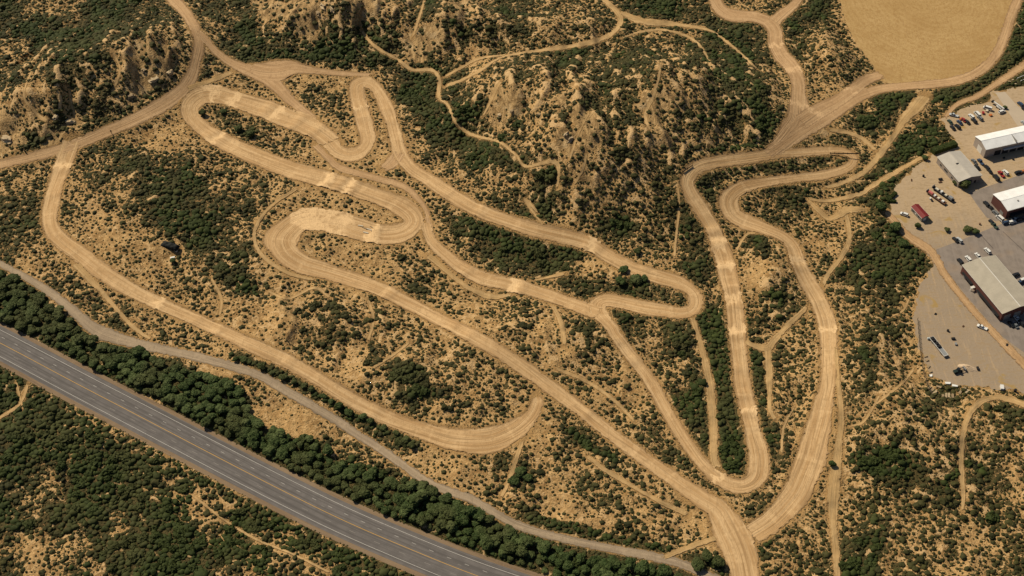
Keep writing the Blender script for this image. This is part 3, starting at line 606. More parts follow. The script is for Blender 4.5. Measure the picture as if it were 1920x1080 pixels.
slick((1842, 444), (1862, 466), .35, .066, M_SEAM, 'pavement_seam', 'dark seam in the asphalt lot')
slick((1880, 434), (1925, 476), .3, .066, M_SEAM, 'pavement_seam', 'thin seam at the right of the asphalt lot')

# ------------------------------------------------------------------ foliage prototypes
def ico(sub):
    import bmesh
    bm = bmesh.new(); bmesh.ops.create_icosphere(bm, subdivisions=sub, radius=1)
    V = np.array([v.co[:] for v in bm.verts]); F = np.array([[v.index for v in f.verts] for f in bm.faces]); bm.free(); return V, F
I1, I2, I3 = ico(2), ico(3), ico(1)       # 42, 162, 12 vertices
def lump(I, seed, amp=.25, squash=.8, freq=1.6):
    V, F = I; V = V.copy(); r = np.random.default_rng(seed)
    d = 1+amp*(perlin(V[:, 0]*freq+seed*3.1, V[:, 1]*freq+V[:, 2]*1.7, seed)*2)+r.normal(0, amp*.35, len(V))
    V *= d[:, None]; V[:, 2] *= squash; V[:, 0] *= r.uniform(.85, 1.15); V[:, 2] = np.maximum(V[:, 2], -.25); return V, F
def leaves(n, seed, size, pts=None, nor=None, rad=1., squash=.8):
    r = np.random.default_rng(seed)
    if pts is None:
        d = r.normal(size=(n, 3)); d[:, 2] = np.abs(d[:, 2])*.9-.15; d /= np.linalg.norm(d, axis=1)[:, None]; pts = d*rad*r.uniform(.82, 1.12, (n, 1)); pts[:, 2] *= squash; nor = d
    n = len(pts); u = np.cross(nor+r.normal(0, .7, (n, 3)), r.normal(size=(n, 3))); u /= np.linalg.norm(u, axis=1)[:, None]; v = np.cross(u, nor+r.normal(0, .5, (n, 3))); v /= np.linalg.norm(v, axis=1)[:, None]+1e-9
    s = size*r.uniform(.6, 1.4, (n, 1)); V = np.stack([pts-u*s, pts-v*s*.6, pts+u*s, pts+v*s*.6], 1).reshape(-1, 3); F = np.arange(4*n).reshape(-1, 4); return V, F
def crown_mesh(name, seed, lobes, R0, H0, mat, nl, ls, tint, trunk_h):
    r = np.random.default_rng(seed); VV, TT, n = [], [], 0; FL = []; tin = []
    for k in range(lobes):
        a = r.uniform(0, 2*np.pi); q = R0*r.uniform(.15, .62) if k else 0; s = R0*r.uniform(.42, .62) if k else R0*.72
        c = np.array([q*math.cos(a), q*math.sin(a), trunk_h+H0*r.uniform(.35, .75) if k else trunk_h+H0*.55])
        V, F = lump(I2 if lobes < 12 else I1, seed*31+k, .22, .8); V = V*s+c; VV.append(V); FL += [tuple(f+n) for f in F]; n += len(V); tt = np.clip(tint+r.normal(0, .28), 0, 1); tin.append(np.full(len(V), tt))
        m_ = int(nl/lobes); d = r.normal(size=(m_, 3)); d[:, 2] = np.abs(d[:, 2])-.2; d /= np.linalg.norm(d, axis=1)[:, None]; P = c+d*s*r.uniform(.9, 1.15, (m_, 1))*[1, 1, .85]
        V, F = leaves(0, seed*7+k, ls, P, d); VV.append(V); FL += [tuple(f+n) for f in F]; n += len(V); tin.append(np.clip(np.full(len(V), tt)+np.repeat(r.normal(0, .2, m_), 4), 0, 1))
    return mesh(name, np.concatenate(VV), FL, [mat], dict(tint=np.concatenate(tin)))
def trunk_mesh(name, seed, h, rad):
    r = np.random.default_rng(seed); V, F = [], []
    def limb(p, q, r0, r1):
        b = len(V); p = Vector(p); q = Vector(q); d = (q-p).normalized(); u = d.orthogonal().normalized(); w = d.cross(u)
        for c, rr in ((p, r0), (p.lerp(q, .5)+u*r0*.4, (r0+r1)/2), (q, r1)):
            for k in range(6): V.append(tuple(c+(u*math.cos(k*1.0472)+w*math.sin(k*1.0472))*rr))
        for t in range(2):
            for k in range(6): F.append((b+t*6+k, b+t*6+(k+1) % 6, b+t*6+6+(k+1) % 6, b+t*6+6+k))
    limb((0, 0, -.4), (0, 0, h), rad, rad*.6)
    for k in range(4):
        a = r.uniform(0, 6.28); limb((0, 0, h*.75), (math.cos(a)*h*.7, math.sin(a)*h*.7, h*1.5), rad*.5, rad*.18)
    return mesh(name, V, F, [M_TRUNK])

# ------------------------------------------------------------------ scrub: every bush position
def inframe(x, y, z, mpx=90):
    px, py = topix(x, y, z); return (px > -mpx) & (px < 1920+mpx) & (py > -mpx*.7) & (py < 1080+mpx*1.3)
SPC = 2.25
bx, by = np.meshgrid(np.arange(-372, 372, SPC), np.arange(318, 800, SPC)); bx = bx.ravel()+rng.uniform(-1, 1, bx.size)*SPC*.5; by = by.ravel()+rng.uniform(-1, 1, by.size)*SPC*.5
bz = bil(GZ, bx, by); ok = inframe(bx, by, bz); bx, by, bz = bx[ok], by[ok], bz[ok]
vgb = bil(veg, bx, by); hsd = (bil(SH, bx, by) < 60) & (by < 480) & (bx < 40) & (~pip(bx, by, BELT)); v = vgb+.42*hsd*(topix(bx, by, 0)[1] > np.interp(topix(bx, by, 0)[0], [a for a, b in ROADLINE], [b for a, b in ROADLINE]))+.06+.42*fbm(bx/16, by/16, 3, 50)+.10*fbm(bx/4, by/4, 2, 51); rk = bil(rockv, bx, by)
from mathutils.kdtree import KDTree
def nearest(bx, by):
    kd = KDTree(len(bx)); [kd.insert((x, y, 0), i) for i, (x, y) in enumerate(zip(bx.tolist(), by.tolist()))]; kd.balance()
    return np.array([[h[1], h[2]] for h in (kd.find_n((x, y, 0), 2)[1] for x, y in zip(bx.tolist(), by.tolist()))])
prob = np.interp(v, [0, .15, .4, .7, 1], [.45, .7, .9, .97, 1.])*(1-.6*sstep(.35, .7, rk))
ok = rng.random(len(bx)) < prob; bx, by, bz, v, rk = [q[ok] for q in (bx, by, bz, v, rk)]
nn = nearest(bx, by); drop = (nn[:, 1] < 1.25) & (nn[:, 0] < np.arange(len(bx))); bx, by, bz, v, rk = [q[~drop] for q in (bx, by, bz, v, rk)]
nn = nearest(bx, by)[:, 1]
rad = .5*nn*np.interp(v, [0, .2, .45, .75, 1], [.55, .72, 1.08, 1.35, 1.75])*rng.uniform(.55, 1.2, len(bx))
big = rng.random(len(bx)) < np.interp(v, [0, .4, .8, 1], [.01, .03, .07, .16]); rad = np.where(big, np.maximum(rad, 1.)*1.35, rad)
rad = np.clip(rad, .28, 2.9)
dmin = np.minimum.reduce([bil(SD, bx, by), bil(SR, bx, by), bil(SY, bx, by), bil(SF, bx, by)]); dmin = np.minimum(dmin, bil(SH, bx, by)-1.6); dp = bil(SP, bx, by)
keep = (dmin > rad*.75+.15) & (dp > rad*.6)
rad = np.where(dmin < 5, np.minimum(rad, .35+.32*np.maximum(dmin, 0)), rad)
wb_ = bil(WEB, bx, by)-.25-.35*sstep(.35, .1, v)
keep &= (wb_ > .12+.15*(v < .9)) | (v > 1.1)
keep &= ~(pip(bx, by, BELT) & (rng.random(len(bx)) < .35))
# worn clearings
for px, py, r_ in [(322,466,9),(555,785,16),(930,420,4),(505,775,9),(600,790,10),(640,805,8),(1425,525,9),(430,950,3)]:
    x, y, z = toground(px, py); keep &= ~((np.hypot(bx-x, (by-y)*1.2) < r_) & (rng.random(len(bx)) < .82))
bx, by, bz, rad, v = bx[keep], by[keep], bz[keep], rad[keep], v[keep]
tint = np.clip(.35+.4*fbm(bx/20, by/20, 2, 60)+rng.normal(0, .28, len(bx))-(v > .85)*.1, 0, 1); green = sstep(.75, 1.05, v)
M_SHRUB2 = leaf_mat('green_bush_leaves', (.019,.029,.005), (.040,.054,.010), (.068,.082,.018))

# the 300 that show largest become shrubs of their own
dist = np.hypot(np.hypot(bx, by), CH-bz); show = rad/dist; fr = inframe(bx, by, bz, -6)
order = np.argsort(-np.where(fr, show, 0))[:300]; sel = np.zeros(len(bx), bool); sel[order] = True
SHM = {}
for g_ in (0, 1):
    for k in range(6):
        V, F = lump(I2, 100+k, .26, .72); n0 = len(V); VL, FL = leaves(260, 200+k, .15, squash=.72)
        tt = np.concatenate([np.full(n0, .35), np.clip(.45+np.repeat(rng.normal(0, .25, 260), 4), 0, 1)])
        SHM[g_, k] = mesh('shrub', np.concatenate([V, VL]), [tuple(f) for f in F]+[tuple(f+n0) for f in FL], [M_SHRUB2 if g_ else M_SHRUB], dict(tint=tt))
def zone(px, py):
    yl = np.interp(px, [a for a, b in ROADLINE], [b for a, b in ROADLINE]); yg = np.interp(px, [a[0] for a in GRAVEL], [a[1] for a in GRAVEL])
    if px < 1240 and py > yl: return 'on the slope below the highway, '+('left' if px < 330 else 'towards the middle')
    if px < 1300 and py > yg: return 'between the highway and the gravel road'
    if py < 330 and px < 650: return 'among the dirt roads at the upper left'
    if py < 420 and px < 1280: return 'on the eroded hills at the top centre'
    if px > 1640 and py < 480: return 'beside the yard of the metal buildings'
    if px > 1560: return 'on the scrubby slope at the lower right' if py > 450 else 'beside the quarry roads at the upper right'
    if px > 1270: return 'between the two long tracks at the right'
    return 'inside the race circuit, '+('left part' if px < 600 else 'centre')
for i in np.nonzero(sel)[0]:
    px, py = topix(bx[i], by[i], bz[i]); g_ = int(green[i] > .5)
    o = link('shrub', SHM[g_, int(rng.integers(6))], None, (bx[i], by[i], bz[i]-.1), rng.uniform(0, 6.28)); s = rad[i]; o.scale = (s, s*rng.uniform(.85, 1.1), s*rng.uniform(.8, 1.1))
    z_ = zone(float(px), float(py)); tag(o, ('broad green bush ' if g_ else 'dark olive brush clump ')+z_, 'shrub', ('green bushes ' if g_ else 'olive brush clumps ')+z_)
def scatter(name, mask, I, amp, mat, label, nvar=14, squash=.62):
    idx = np.nonzero(mask)[0]; var = rng.integers(0, nvar, len(idx)); VV, FF, TT = [], [], []; n = 0
    for k in range(nvar):
        q = idx[var == k]
        if not len(q): continue
        V, F = lump(I, 500+k, amp, squash); a = rng.uniform(0, 6.28, len(q)); c, s = np.cos(a), np.sin(a); r = rad[q][:, None]
        ex = rng.uniform(.8, 1.25, len(q))[:, None]
        X = (V[None, :, 0]*c[:, None]-V[None, :, 1]*s[:, None])*r*ex+bx[q][:, None]; Y = (V[None, :, 0]*s[:, None]+V[None, :, 1]*c[:, None])*r+by[q][:, None]; Z = V[None, :, 2]*r*rng.uniform(.75, 1.15, len(q))[:, None]+bz[q][:, None]
        P = np.stack([X, Y, Z], 2); VV.append(P.reshape(-1, 3)); FF.append((F[None]+(np.arange(len(q))*len(V)+n)[:, None, None]).reshape(-1, 3)); n += len(q)*len(V)
        TT.append((np.repeat(tint[q], len(V))))
    tag(link(name, mesh(name, np.concatenate(VV), np.concatenate(FF), [mat], dict(tint=np.concatenate(TT)))), label, kind='stuff')
rest = ~sel
def fine():
    global bx, by, bz, rad, tint
    save = (bx, by, bz, rad, tint)
    gx_, gy_ = np.meshgrid(np.arange(-372, 372, 1.35), np.arange(318, 800, 1.35)); x = gx_.ravel()+rng.uniform(-.8, .8, gx_.size); y = gy_.ravel()+rng.uniform(-.8, .8, gy_.size)
    z = bil(GZ, x, y); k = inframe(x, y, z, 30); x, y, z = x[k], y[k], z[k]
    q = bil(veg, x, y)+.35*fbm(x/10, y/10, 3, 90); d = np.minimum.reduce([bil(SD, x, y), bil(SR, x, y), bil(SY, x, y), bil(SF, x, y), bil(SH, x, y)-1.5, bil(SP, x, y)+.2])
    k = (d > .4) & (rng.random(len(x)) < np.interp(q, [0, .2, .5, .9], [.04, .16, .6, .8])*(1-.5*sstep(.3, .7, bil(rockv, x, y)))) & (bil(WEB, x, y) > rng.uniform(-.1, .5, len(x)))
    bx, by, bz = x[k], y[k], z[k]; rad = rng.uniform(.2, .55, len(bx)); tint = np.clip(rng.normal(.55, .35, len(bx)), 0, 1)
    scatter('low_brush', np.ones(len(bx), bool), I3, .3, M_SHRUB, 'fine low brush between the larger bushes', squash=.55)
    bx, by, bz, rad, tint = save
print('bushes', len(bx), 'big', int((rest & (rad > 1.25)).sum()))
scatter('scrub', rest & (green <= .5) & (rad <= 1.25), I1, .27, M_SHRUB, 'small dark olive brush scattered over the dry hills')
scatter('bushes', rest & (green <= .5) & (rad > 1.25), I2, .27, M_SHRUB, 'larger olive bushes scattered over the dry hills')
scatter('thicket', rest & (green > .5), I1, .30, M_SHRUB2, 'dense dark green thicket filling the gullies', squash=.75)

fine()
# ------------------------------------------------------------------ belt trees beside the highway
pts = []; x0, y0 = BELT.min(0); x1, y1 = BELT.max(0); cand = rng.uniform([x0, y0], [x1, y1], (60000, 2)); cand = cand[pip(cand[:, 0], cand[:, 1], BELT)]
cand = cand[inframe(cand[:, 0], cand[:, 1], 3., 22)]
cs = bil(SR, cand[:, 0], cand[:, 1]); ch = bil(SH, cand[:, 0], cand[:, 1]); cand = cand[(cs > 2.2) & (ch > 3.6)]
for q in cand:
    if all((q[0]-a)**2+(q[1]-b)**2 > 3.55**2 for a, b in pts): pts.append(q)
    if len(pts) >= 300: pass
print('belt trees', len(pts))
TN = [('dark green', .12), ('mid green', .45), ('pale grey green', .95)]
CM = {}; TM = [trunk_mesh('trunk', k, 2.0, .22) for k in range(3)]
for ti, (nm, tv) in enumerate(TN):
    for k in range(4): CM[ti, k] = crown_mesh('crown', 10+ti*10+k, 7, 3.6, 4.2, M_TREE, 420, .36, tv, 1.2)
def tree(x, y, z, s, ti, label, group):
    o = link('tree', None, None, (x, y, z), rng.uniform(0, 6.28)); o.empty_display_size = 1; o.scale = (s*rng.uniform(.85, 1.2), s, s*rng.uniform(.6, .95)); tag(o, label, 'tree', group)
    link('crown', CM[ti, int(rng.integers(4))], o); link('trunk', TM[int(rng.integers(3))], o); return o
pts = sorted(pts, key=lambda q: q[1])
SV, SFc, ST_, sn = [], [], [], 0
for ki, (x, y) in enumerate(pts):
    px, py = topix(x, y, 2.); t = .18+.8*float(perlin(x/12+50, y/12, 70))+rng.normal(0, .2); ti = 0 if t < .25 else (1 if t < .52 else 2)
    seg = 'left' if px < 330 else ('middle' if px < 760 else 'right'); z = float(bil(GZ, x, y))-.1
    if ki >= 300:                     # beyond three hundred of them: the farthest ones grow together as one mass
        me = CM[ti, int(rng.integers(4))]; n_ = len(me.vertices); V = np.empty(n_*3, np.float32); me.vertices.foreach_get('co', V); V = V.reshape(-1, 3)
        t_ = np.empty(n_, np.float32); me.attributes['tint'].data.foreach_get('value', t_); a = rng.uniform(0, 6.28); s_ = rng.choice([.5, .6, .72, .82, .95]); R_ = np.array([[math.cos(a), math.sin(a), 0], [-math.sin(a), math.cos(a), 0], [0, 0, rng.uniform(.6, .95)]])
        SV.append(V@R_*s_+[x, y, z]); ST_.append(t_); SFc += [tuple(i+sn for i in p.vertices) for p in me.polygons]; sn += n_; continue
    tree(x, y, z, rng.choice([.5, .6, .72, .82, .95])*rng.uniform(.92, 1.08)*(.8 if bil(SH, x, y) < 5.5 else 1), ti, '%s round crowned tree in the %s stretch of the belt beside the highway' % (TN[ti][0], seg), '%s belt trees, %s stretch' % (TN[ti][0], seg))
if SV: tag(link('distant_trees', mesh('distant_trees', np.concatenate(SV), SFc, [M_TREE], dict(tint=np.concatenate(ST_)))), 'far left end of the tree belt growing together as one mass', kind='stuff')
for px, py, s, lab in [(1192,530,1.0,'lone bright green tree inside the right hairpin beside the clumped bushes'),(1168,508,.7,'small green tree just left of the bushes inside the right hairpin'),(1165,532,.85,'rounded tree at the left end of the bushes inside the right hairpin'),(1207,525,.6,'smallest tree at the right end of the bushes in the hairpin')]:
    x, y, z = toground(px, py, ZF); tree(float(x), float(y), float(z)-.1, s, 0 if s < .9 else 1, lab, None)
# ------------------------------------------------------------------ buildings
def roof_mat(name, c, axis=0):
    m = NT(name); p = m.obj(); w = m.n('ShaderNodeTexWave', bands_direction='X' if axis == 0 else 'Y'); m.l(p, w.inputs['Vector']); w.inputs['Scale'].default_value = .55
    n = m.noise(p, .25, 4); st = m.noise(m.vmap(p, (.15, 2., 1) if axis else (2., .15, 1)), 1., 3)
    x = m.mix(m.ramp(n, .35, .65), tuple(v*.92 for v in c), tuple(min(1, v*1.03) for v in c)); x = m.mix(m.ramp(st, .5, .75, 0, .25), x, tuple(v*.8 for v in c))
    x = m.mix(m.ramp(w.outputs[1], .88, 1., 0, .35), x, tuple(v*.7 for v in c)); m.col(x); m.b.inputs['Roughness'].default_value = .5; m.bump(w.outputs[1], .4, .08); return m.m
def mbox(V, F, x0, x1, y0, y1, z0, z1):
    b = len(V); V += [(x, y, z) for z in (z0, z1) for x, y in ((x0, y0), (x1, y0), (x1, y1), (x0, y1))]
    F += [tuple(b+i for i in f) for f in ((3, 2, 1, 0), (4, 5, 6, 7), (0, 1, 5, 4), (1, 2, 6, 5), (2, 3, 7, 6), (3, 0, 4, 7))]
def boxes(name, mat, parent, *bs):
    V, F = [], []
    for b in bs: mbox(V, F, *b)
    return link(name, mesh(name, V, F, [mat]), parent)
M_DARK = plain('dark_opening', (.018,.018,.02), .6); M_GLASS = plain('window_glass', (.03,.04,.05), .1); M_WTRIM = plain('white_trim', (.6,.58,.54), .6)
M_DOOR = plain('grey_roller_door', (.22,.21,.20), .6, .1, 1.)
def building(name, NW, NE, SW, H, rise, wallc, roofc, ridge_axis, label, wallc2=None, L1=None, L2=None, over=.35):
    """x axis runs NW to NE, y axis runs NW to SW; real rectangle fitted to the traced roof corners"""
    P, Q, S = [np.array(toworld(*c, H)) for c in (NW, NE, SW)]
    a1 = math.atan2(*(Q-P)[::-1]); a2 = math.atan2(*(S-P)[::-1])+math.pi/2; a = (a1+a2)/2
    lx = L1 or float(np.linalg.norm(Q-P)); ly = L2 or float(np.linalg.norm(S-P))
    o = link(name, None, None, (P[0], P[1], .0), a); tag(o, label, 'building')
    mw = plain(name+'_wall', wallc, .8, .12, .3); mr = roof_mat(name+'_roof', roofc, 0 if ridge_axis == 'x' else 1)
    x0, x1, y0, y1 = over, lx-over, -ly+over, -over
    if ridge_axis == 'x':
        V = [(x0,y0,0),(x1,y0,0),(x1,y1,0),(x0,y1,0),(x0,y0,H),(x1,y0,H),(x1,y1,H),(x0,y1,H),(x0,(y0+y1)/2,H+rise),(x1,(y0+y1)/2,H+rise)]
        F = [(0,1,5,4),(2,3,7,6),(1,2,6,9,5),(3,0,4,8,7)]
        rf = lambda e, t: [(-e,-ly-e,H-.05+t),(lx+e,-ly-e,H-.05+t),(lx+e,-ly/2,H+rise+.1+t),(-e,-ly/2,H+rise+.1+t),(-e,e,H-.05+t),(lx+e,e,H-.05+t)]
        Q6 = [(0,1,2,3),(3,2,5,4)]
    else:
        V = [(x0,y0,0),(x1,y0,0),(x1,y1,0),(x0,y1,0),(x0,y0,H),(x1,y0,H),(x1,y1,H),(x0,y1,H),((x0+x1)/2,y0,H+rise),((x0+x1)/2,y1,H+rise)]
        F = [(1,2,6,5),(3,0,4,7),(0,1,5,8,4),(2,3,7,9,6)]
        rf = lambda e, t: [(-e,-ly-e,H-.05+t),(-e,e,H-.05+t),(lx/2,e,H+rise+.1+t),(lx/2,-ly-e,H+rise+.1+t),(lx+e,-ly-e,H-.05+t),(lx+e,e,H-.05+t)]
        Q6 = [(0,3,2,1),(3,4,5,2)]
    link('wall', mesh('wall', V, F, [mw]), o)
    top, bot = rf(0, .22), rf(0, 0); n = 6; FF = list(Q6)+[tuple(reversed([i+n for i in f])) for f in Q6]
    from collections import Counter
    ed = {}
    for f in Q6:
        for k in range(4):
            e = (f[k], f[(k+1) % 4]); ed[tuple(sorted(e))] = ed.get(tuple(sorted(e)), [])+[e]
    for k, e in ed.items():
        if len(e) == 1: a_, b_ = e[0]; FF.append((b_, a_, a_+n, b_+n))
    rfo = link('roof', mesh('roof', top+bot, FF, [mr]), o)
    if ridge_axis == 'x': boxes('ridge_cap', M_WTRIM if name == 'warehouse' else mr, rfo, (-.02, lx+.02, -ly/2-.22, -ly/2+.22, H+rise+.3, H+rise+.37))
    else: boxes('ridge_cap', M_WTRIM if name == 'warehouse' else mr, rfo, (lx/2-.22, lx/2+.22, -ly-.02, .02, H+rise+.3, H+rise+.37))
    t = .14
    for nm, b in (('gutter', (-.16, -.02, -ly, 0, H-.1, H+.1)), ('gutter', (lx+.02, lx+.16, -ly, 0, H-.1, H+.1))) if ridge_axis == 'y' else (('gutter', (0, lx, -ly-.16, -ly-.02, H-.1, H+.1)), ('gutter', (0, lx, .02, .16, H-.1, H+.1))):
        boxes(nm, M_WTRIM, o, b)
    return o, lx, ly
MAR = (.115,.048,.040)
wh, lx, ly = building('warehouse', (1803.7,496.7), (1865,478), (1878.5,589.3), 6.2, 1.5, MAR, (.40,.36,.29), 'y', 'long warehouse with beige ribbed metal roof and maroon walls on the asphalt lot')
x0 = .35
boxes('awning', M_DARK, wh, (x0-1.3, x0-.02, -ly*.30, -ly*.06, 2.6, 2.85)); boxes('awning', M_DARK, wh, (x0-1.3, x0-.02, -ly*.95, -ly*.42, 2.6, 2.85))
for k, q in enumerate((.1, .2, .27, .46, .58, .7, .82, .9)): boxes('door', M_DARK if k % 3 else M_DOOR, wh, (x0-.05, x0-.01, -ly*q-1.6, -ly*q+1.2, 0, 2.5))
boxes('porch', M_WTRIM, wh, (x0-2.4, x0-.03, -ly*.37, -ly*.33, 2.2, 2.4), (x0-2.3, x0-2.15, -ly*.36, -ly*.34, 0, 2.2))
for q in (.2, .5, .8): boxes('roller_door', M_DOOR, wh, (lx*q-2, lx*q+2, -ly+.28, -ly+.34, 0, 3.8))
for q in (.15, .3, .45, .6, .75): boxes('window', M_GLASS, wh, (lx-.36, lx-.3, -ly*q-1, -ly*q+1, 2, 3))
wb, lx, ly = building('hangar', (1828,256), (1920,232.8), (1847.4,281.5), 6.5, 1.6, (.34,.29,.25), (.78,.79,.80), 'x', 'long shed with bright white metal roof at the top of the yard', L1=46.)
for k in range(7): boxes('open_bay', M_DARK, wb, (7+k*5.2, 11.2+k*5.2, -ly+.26, -ly+.33, 0, 3.6))
boxes('canopy', M_WTRIM, wb, (12, 30, -ly-1.2, -ly+.2, 3.9, 4.05)); boxes('roller_door', M_WTRIM, wb, (.29, .34, -ly*.7, -ly*.35, 0, 4.2)); boxes('expansion_joint', M_DOOR, wb, (19.9, 20.1, -ly-.1, -ly/2, 6.75, 8.5))
wm, lx, ly = building('workshop', (1757,294), (1800.7,283.5), (1800.7,340.7), 4.6, 1.2, (.30,.255,.215), (.46,.425,.375), 'y', 'mid sized workshop with pale grey metal roof beside the clipped hedge')
boxes('vent', M_DARK, wm, (lx*.38, lx*.5, -ly*.47, -ly*.43, 5.9, 6.1)); boxes('window', M_GLASS, wm, (.27, .33, -ly*.5, -ly*.35, 1.4, 2.6)); boxes('roller_door', M_DARK, wm, (lx*.3, lx*.6, -ly+.28, -ly+.34, 0, 3.2)); boxes('door', M_DARK, wm, (lx*.72, lx*.8, -ly+.28, -ly+.34, 0, 2.1))
for q in (.2, .7, .85): boxes('window', M_GLASS, wm, (.28, .34, -ly*q-.8, -ly*q+.8, 1.4, 2.4))
wr, lx, ly = building('brown_building', (1861.5,364.4), (1918.5,348), (1889,396), 6.4, 1.1, MAR, (.78,.785,.79), 'x', 'brown walled building with plain white roof at the right edge', L1=30.)
for k in range(5): boxes('open_bay', M_DARK, wr, (3+k*5, 6.6+k*5, -ly+.26, -ly+.33, 0, 3.2))
boxes('canopy', M_DARK, wr, (2, 27, -ly-2.2, -ly+.3, 3.4, 3.55)); boxes('roof_vent', M_DOOR, wr, (9, 10, -ly*.72, -ly*.66, 6.9, 7.6)); boxes('roof_vent', M_DOOR, wr, (17, 18, -ly*.4, -ly*.33, 7.3, 8.)); boxes('door', M_DOOR, wr, (.27, .33, -ly*.8, -ly*.6, 0, 2.3))
ws, lx, ly = building('red_cabin', (1708,387.5), (1720.7,381.5), (1724.8,411), 2.9, .8, (.20,.19,.17), (.17,.018,.018), 'y', 'small cabin with dark red roof standing alone in the earth yard')
boxes('door', M_WTRIM, ws, (lx*.3, lx*.65, -ly+.28, -ly+.34, 0, 2.1))
for q in (.2, .45, .7): boxes('window', M_GLASS if q != .45 else M_WTRIM, ws, (.26, .33, -ly*q-.5, -ly*q+.6, 1., 1.9))

# ------------------------------------------------------------------ vehicles
M_TYRE = plain('tyre_rubber', (.02,.02,.02), .9); M_CARGLASS = plain('car_glass', (.02,.026,.032), .08)
PAINT = {}
def paint(c):
    if c not in PAINT:
        m = NT('car_paint'); n = m.noise(m.obj(), 1.2, 3); m.col(m.mix(n, tuple(v*.85 for v in c), c)); m.b.inputs['Roughness'].default_value = .42; m.b.inputs['Coat Weight'].default_value = .2; m.b.inputs['Specular IOR Level'].default_value = .5; PAINT[c] = m.m
    return PAINT[c]
def prism(prof, w0, w1=None, z0=None, zr=None):
    """side profile (x, z) extruded across, narrowing towards the top"""
    w1 = w1 if w1 is not None else w0; zs = [p[1] for p in prof]; lo, hi = min(zs), max(zs); n = len(prof)
    V = []
    for s in (-1, 1):
        for x, z in prof: V.append((x, s*(w0+(w1-w0)*((z-lo)/(hi-lo) if hi > lo else 0)), z))
    F = [tuple(range(n)), tuple(range(2*n-1, n-1, -1))]+[(i, i+n, (i+1) % n+n, (i+1) % n) for i in range(n)]
    return V, F
KIND = {
 'sedan': dict(b=[(-2.25,.35),(2.2,.35),(2.3,.62),(2.15,.82),(1.15,.95),(-1.5,.98),(-2.2,.92),(-2.3,.6)], c=[(-1.75,.97),(1.2,.95),(.55,1.4),(-1.05,1.42)], r=[(-1.0,1.4),(.5,1.38),(.42,1.46),(-.95,1.47)], w=.9, wx=1.4, wr=.33),
 'suv': dict(b=[(-2.3,.4),(2.25,.4),(2.35,.75),(2.2,1.0),(1.25,1.12),(-2.25,1.15),(-2.35,.7)], c=[(-2.2,1.14),(1.3,1.1),(.7,1.68),(-2.0,1.7)], r=[(-1.98,1.68),(.66,1.66),(.55,1.76),(-1.9,1.78)], w=.95, wx=1.45, wr=.38),
 'pickup': dict(b=[(-2.7,.45),(2.6,.45),(2.7,.8),(2.55,1.02),(1.5,1.12),(-.3,1.12),(-.35,.72),(-2.6,.72),(-2.62,1.1),(-2.74,1.1)], c=[(-.3,1.11),(1.55,1.1),(.95,1.68),(-.2,1.7)], r=[(-.2,1.68),(.9,1.66),(.8,1.76),(-.15,1.78)], w=.95, wx=1.65, wr=.39),
 'van': dict(b=[(-2.6,.4),(2.5,.4),(2.65,.8),(2.5,1.2),(2.0,1.3),(-2.6,1.35)], c=[(-2.58,1.34),(2.1,1.28),(1.45,2.1),(-2.5,2.15)], r=[(-2.5,2.0),(1.5,1.98),(1.2,2.3),(-2.45,2.32)], w=1.0, wx=1.6, wr=.37)}
CARM = {}
def car(px, py, kind, c, label, head=20., group=None, s=1.):
    key = (kind, c)
    if key not in CARM:
        K = KIND[kind]; M = {}
        V, F = prism(K['b'], K['w'], K['w']*.95); M['body'] = mesh('body', V, F, [paint(c)])
        V, F = prism(K['c'], K['w']*.93, K['w']*.72); M['window'] = mesh('window', V, F, [M_CARGLASS])
        V, F = prism(K['r'], K['w']*.76, K['w']*.7); M['roof'] = mesh('roof', V, F, [paint(c)])
        V, F = [], []; mbox(V, F, K['b'][1][0]+.02, K['b'][1][0]+.13, -.18, .18, .62, .76); M['light'] = mesh('headlight', V, F, [M_WTRIM])
        V, F = [], []
        for k in range(12):
            a = k*math.pi/6
            V += [(math.cos(a)*K['wr'], -.12, math.sin(a)*K['wr']), (math.cos(a)*K['wr'], .12, math.sin(a)*K['wr'])]
        F = [(2*k, 2*k+1, (2*k+3) % 24, (2*k+2) % 24) for k in range(12)]+[tuple(range(0, 24, 2)), tuple(range(23, 0, -2))]
        M['wheel'] = mesh('wheel', V, F, [M_TYRE]); CARM[key] = M
    M = CARM[key]; K = KIND[kind]; x, y, z = toground(px, py, ZF)
    o = link('parked_car' if kind != 'van' else 'parked_van', None, None, (float(x), float(y), float(z)+(.07 if pip(np.array([x]), np.array([y]), ASPH1)[0] or pip(np.array([x]), np.array([y]), ASPH2)[0] else .04)), R(head)); o.scale = (s, s, s)
    tag(o, label, 'van' if kind == 'van' else ('pickup' if kind == 'pickup' else 'car'), group or 'vehicles parked in the yard')
    for n in ('body', 'window', 'roof'): link(n, M[n], o)
    for sy in (-1, 1):
        h = link('headlight', M['light'], o); h.location = (0, sy*K['w']*.68, 0)
        for sx in (-1, 1): w = link('wheel', M['wheel'], o); w.location = (sx*K['wx'], sy*(K['w']-.06), K['wr'])
    return o
WHT, BLK, GRY, RED, BLU, SIL, GRN, ORG = (.72,.72,.70), (.015,.016,.018), (.16,.17,.18), (.30,.02,.02), (.03,.06,.12), (.45,.47,.48), (.04,.07,.05), (.50,.16,.04)
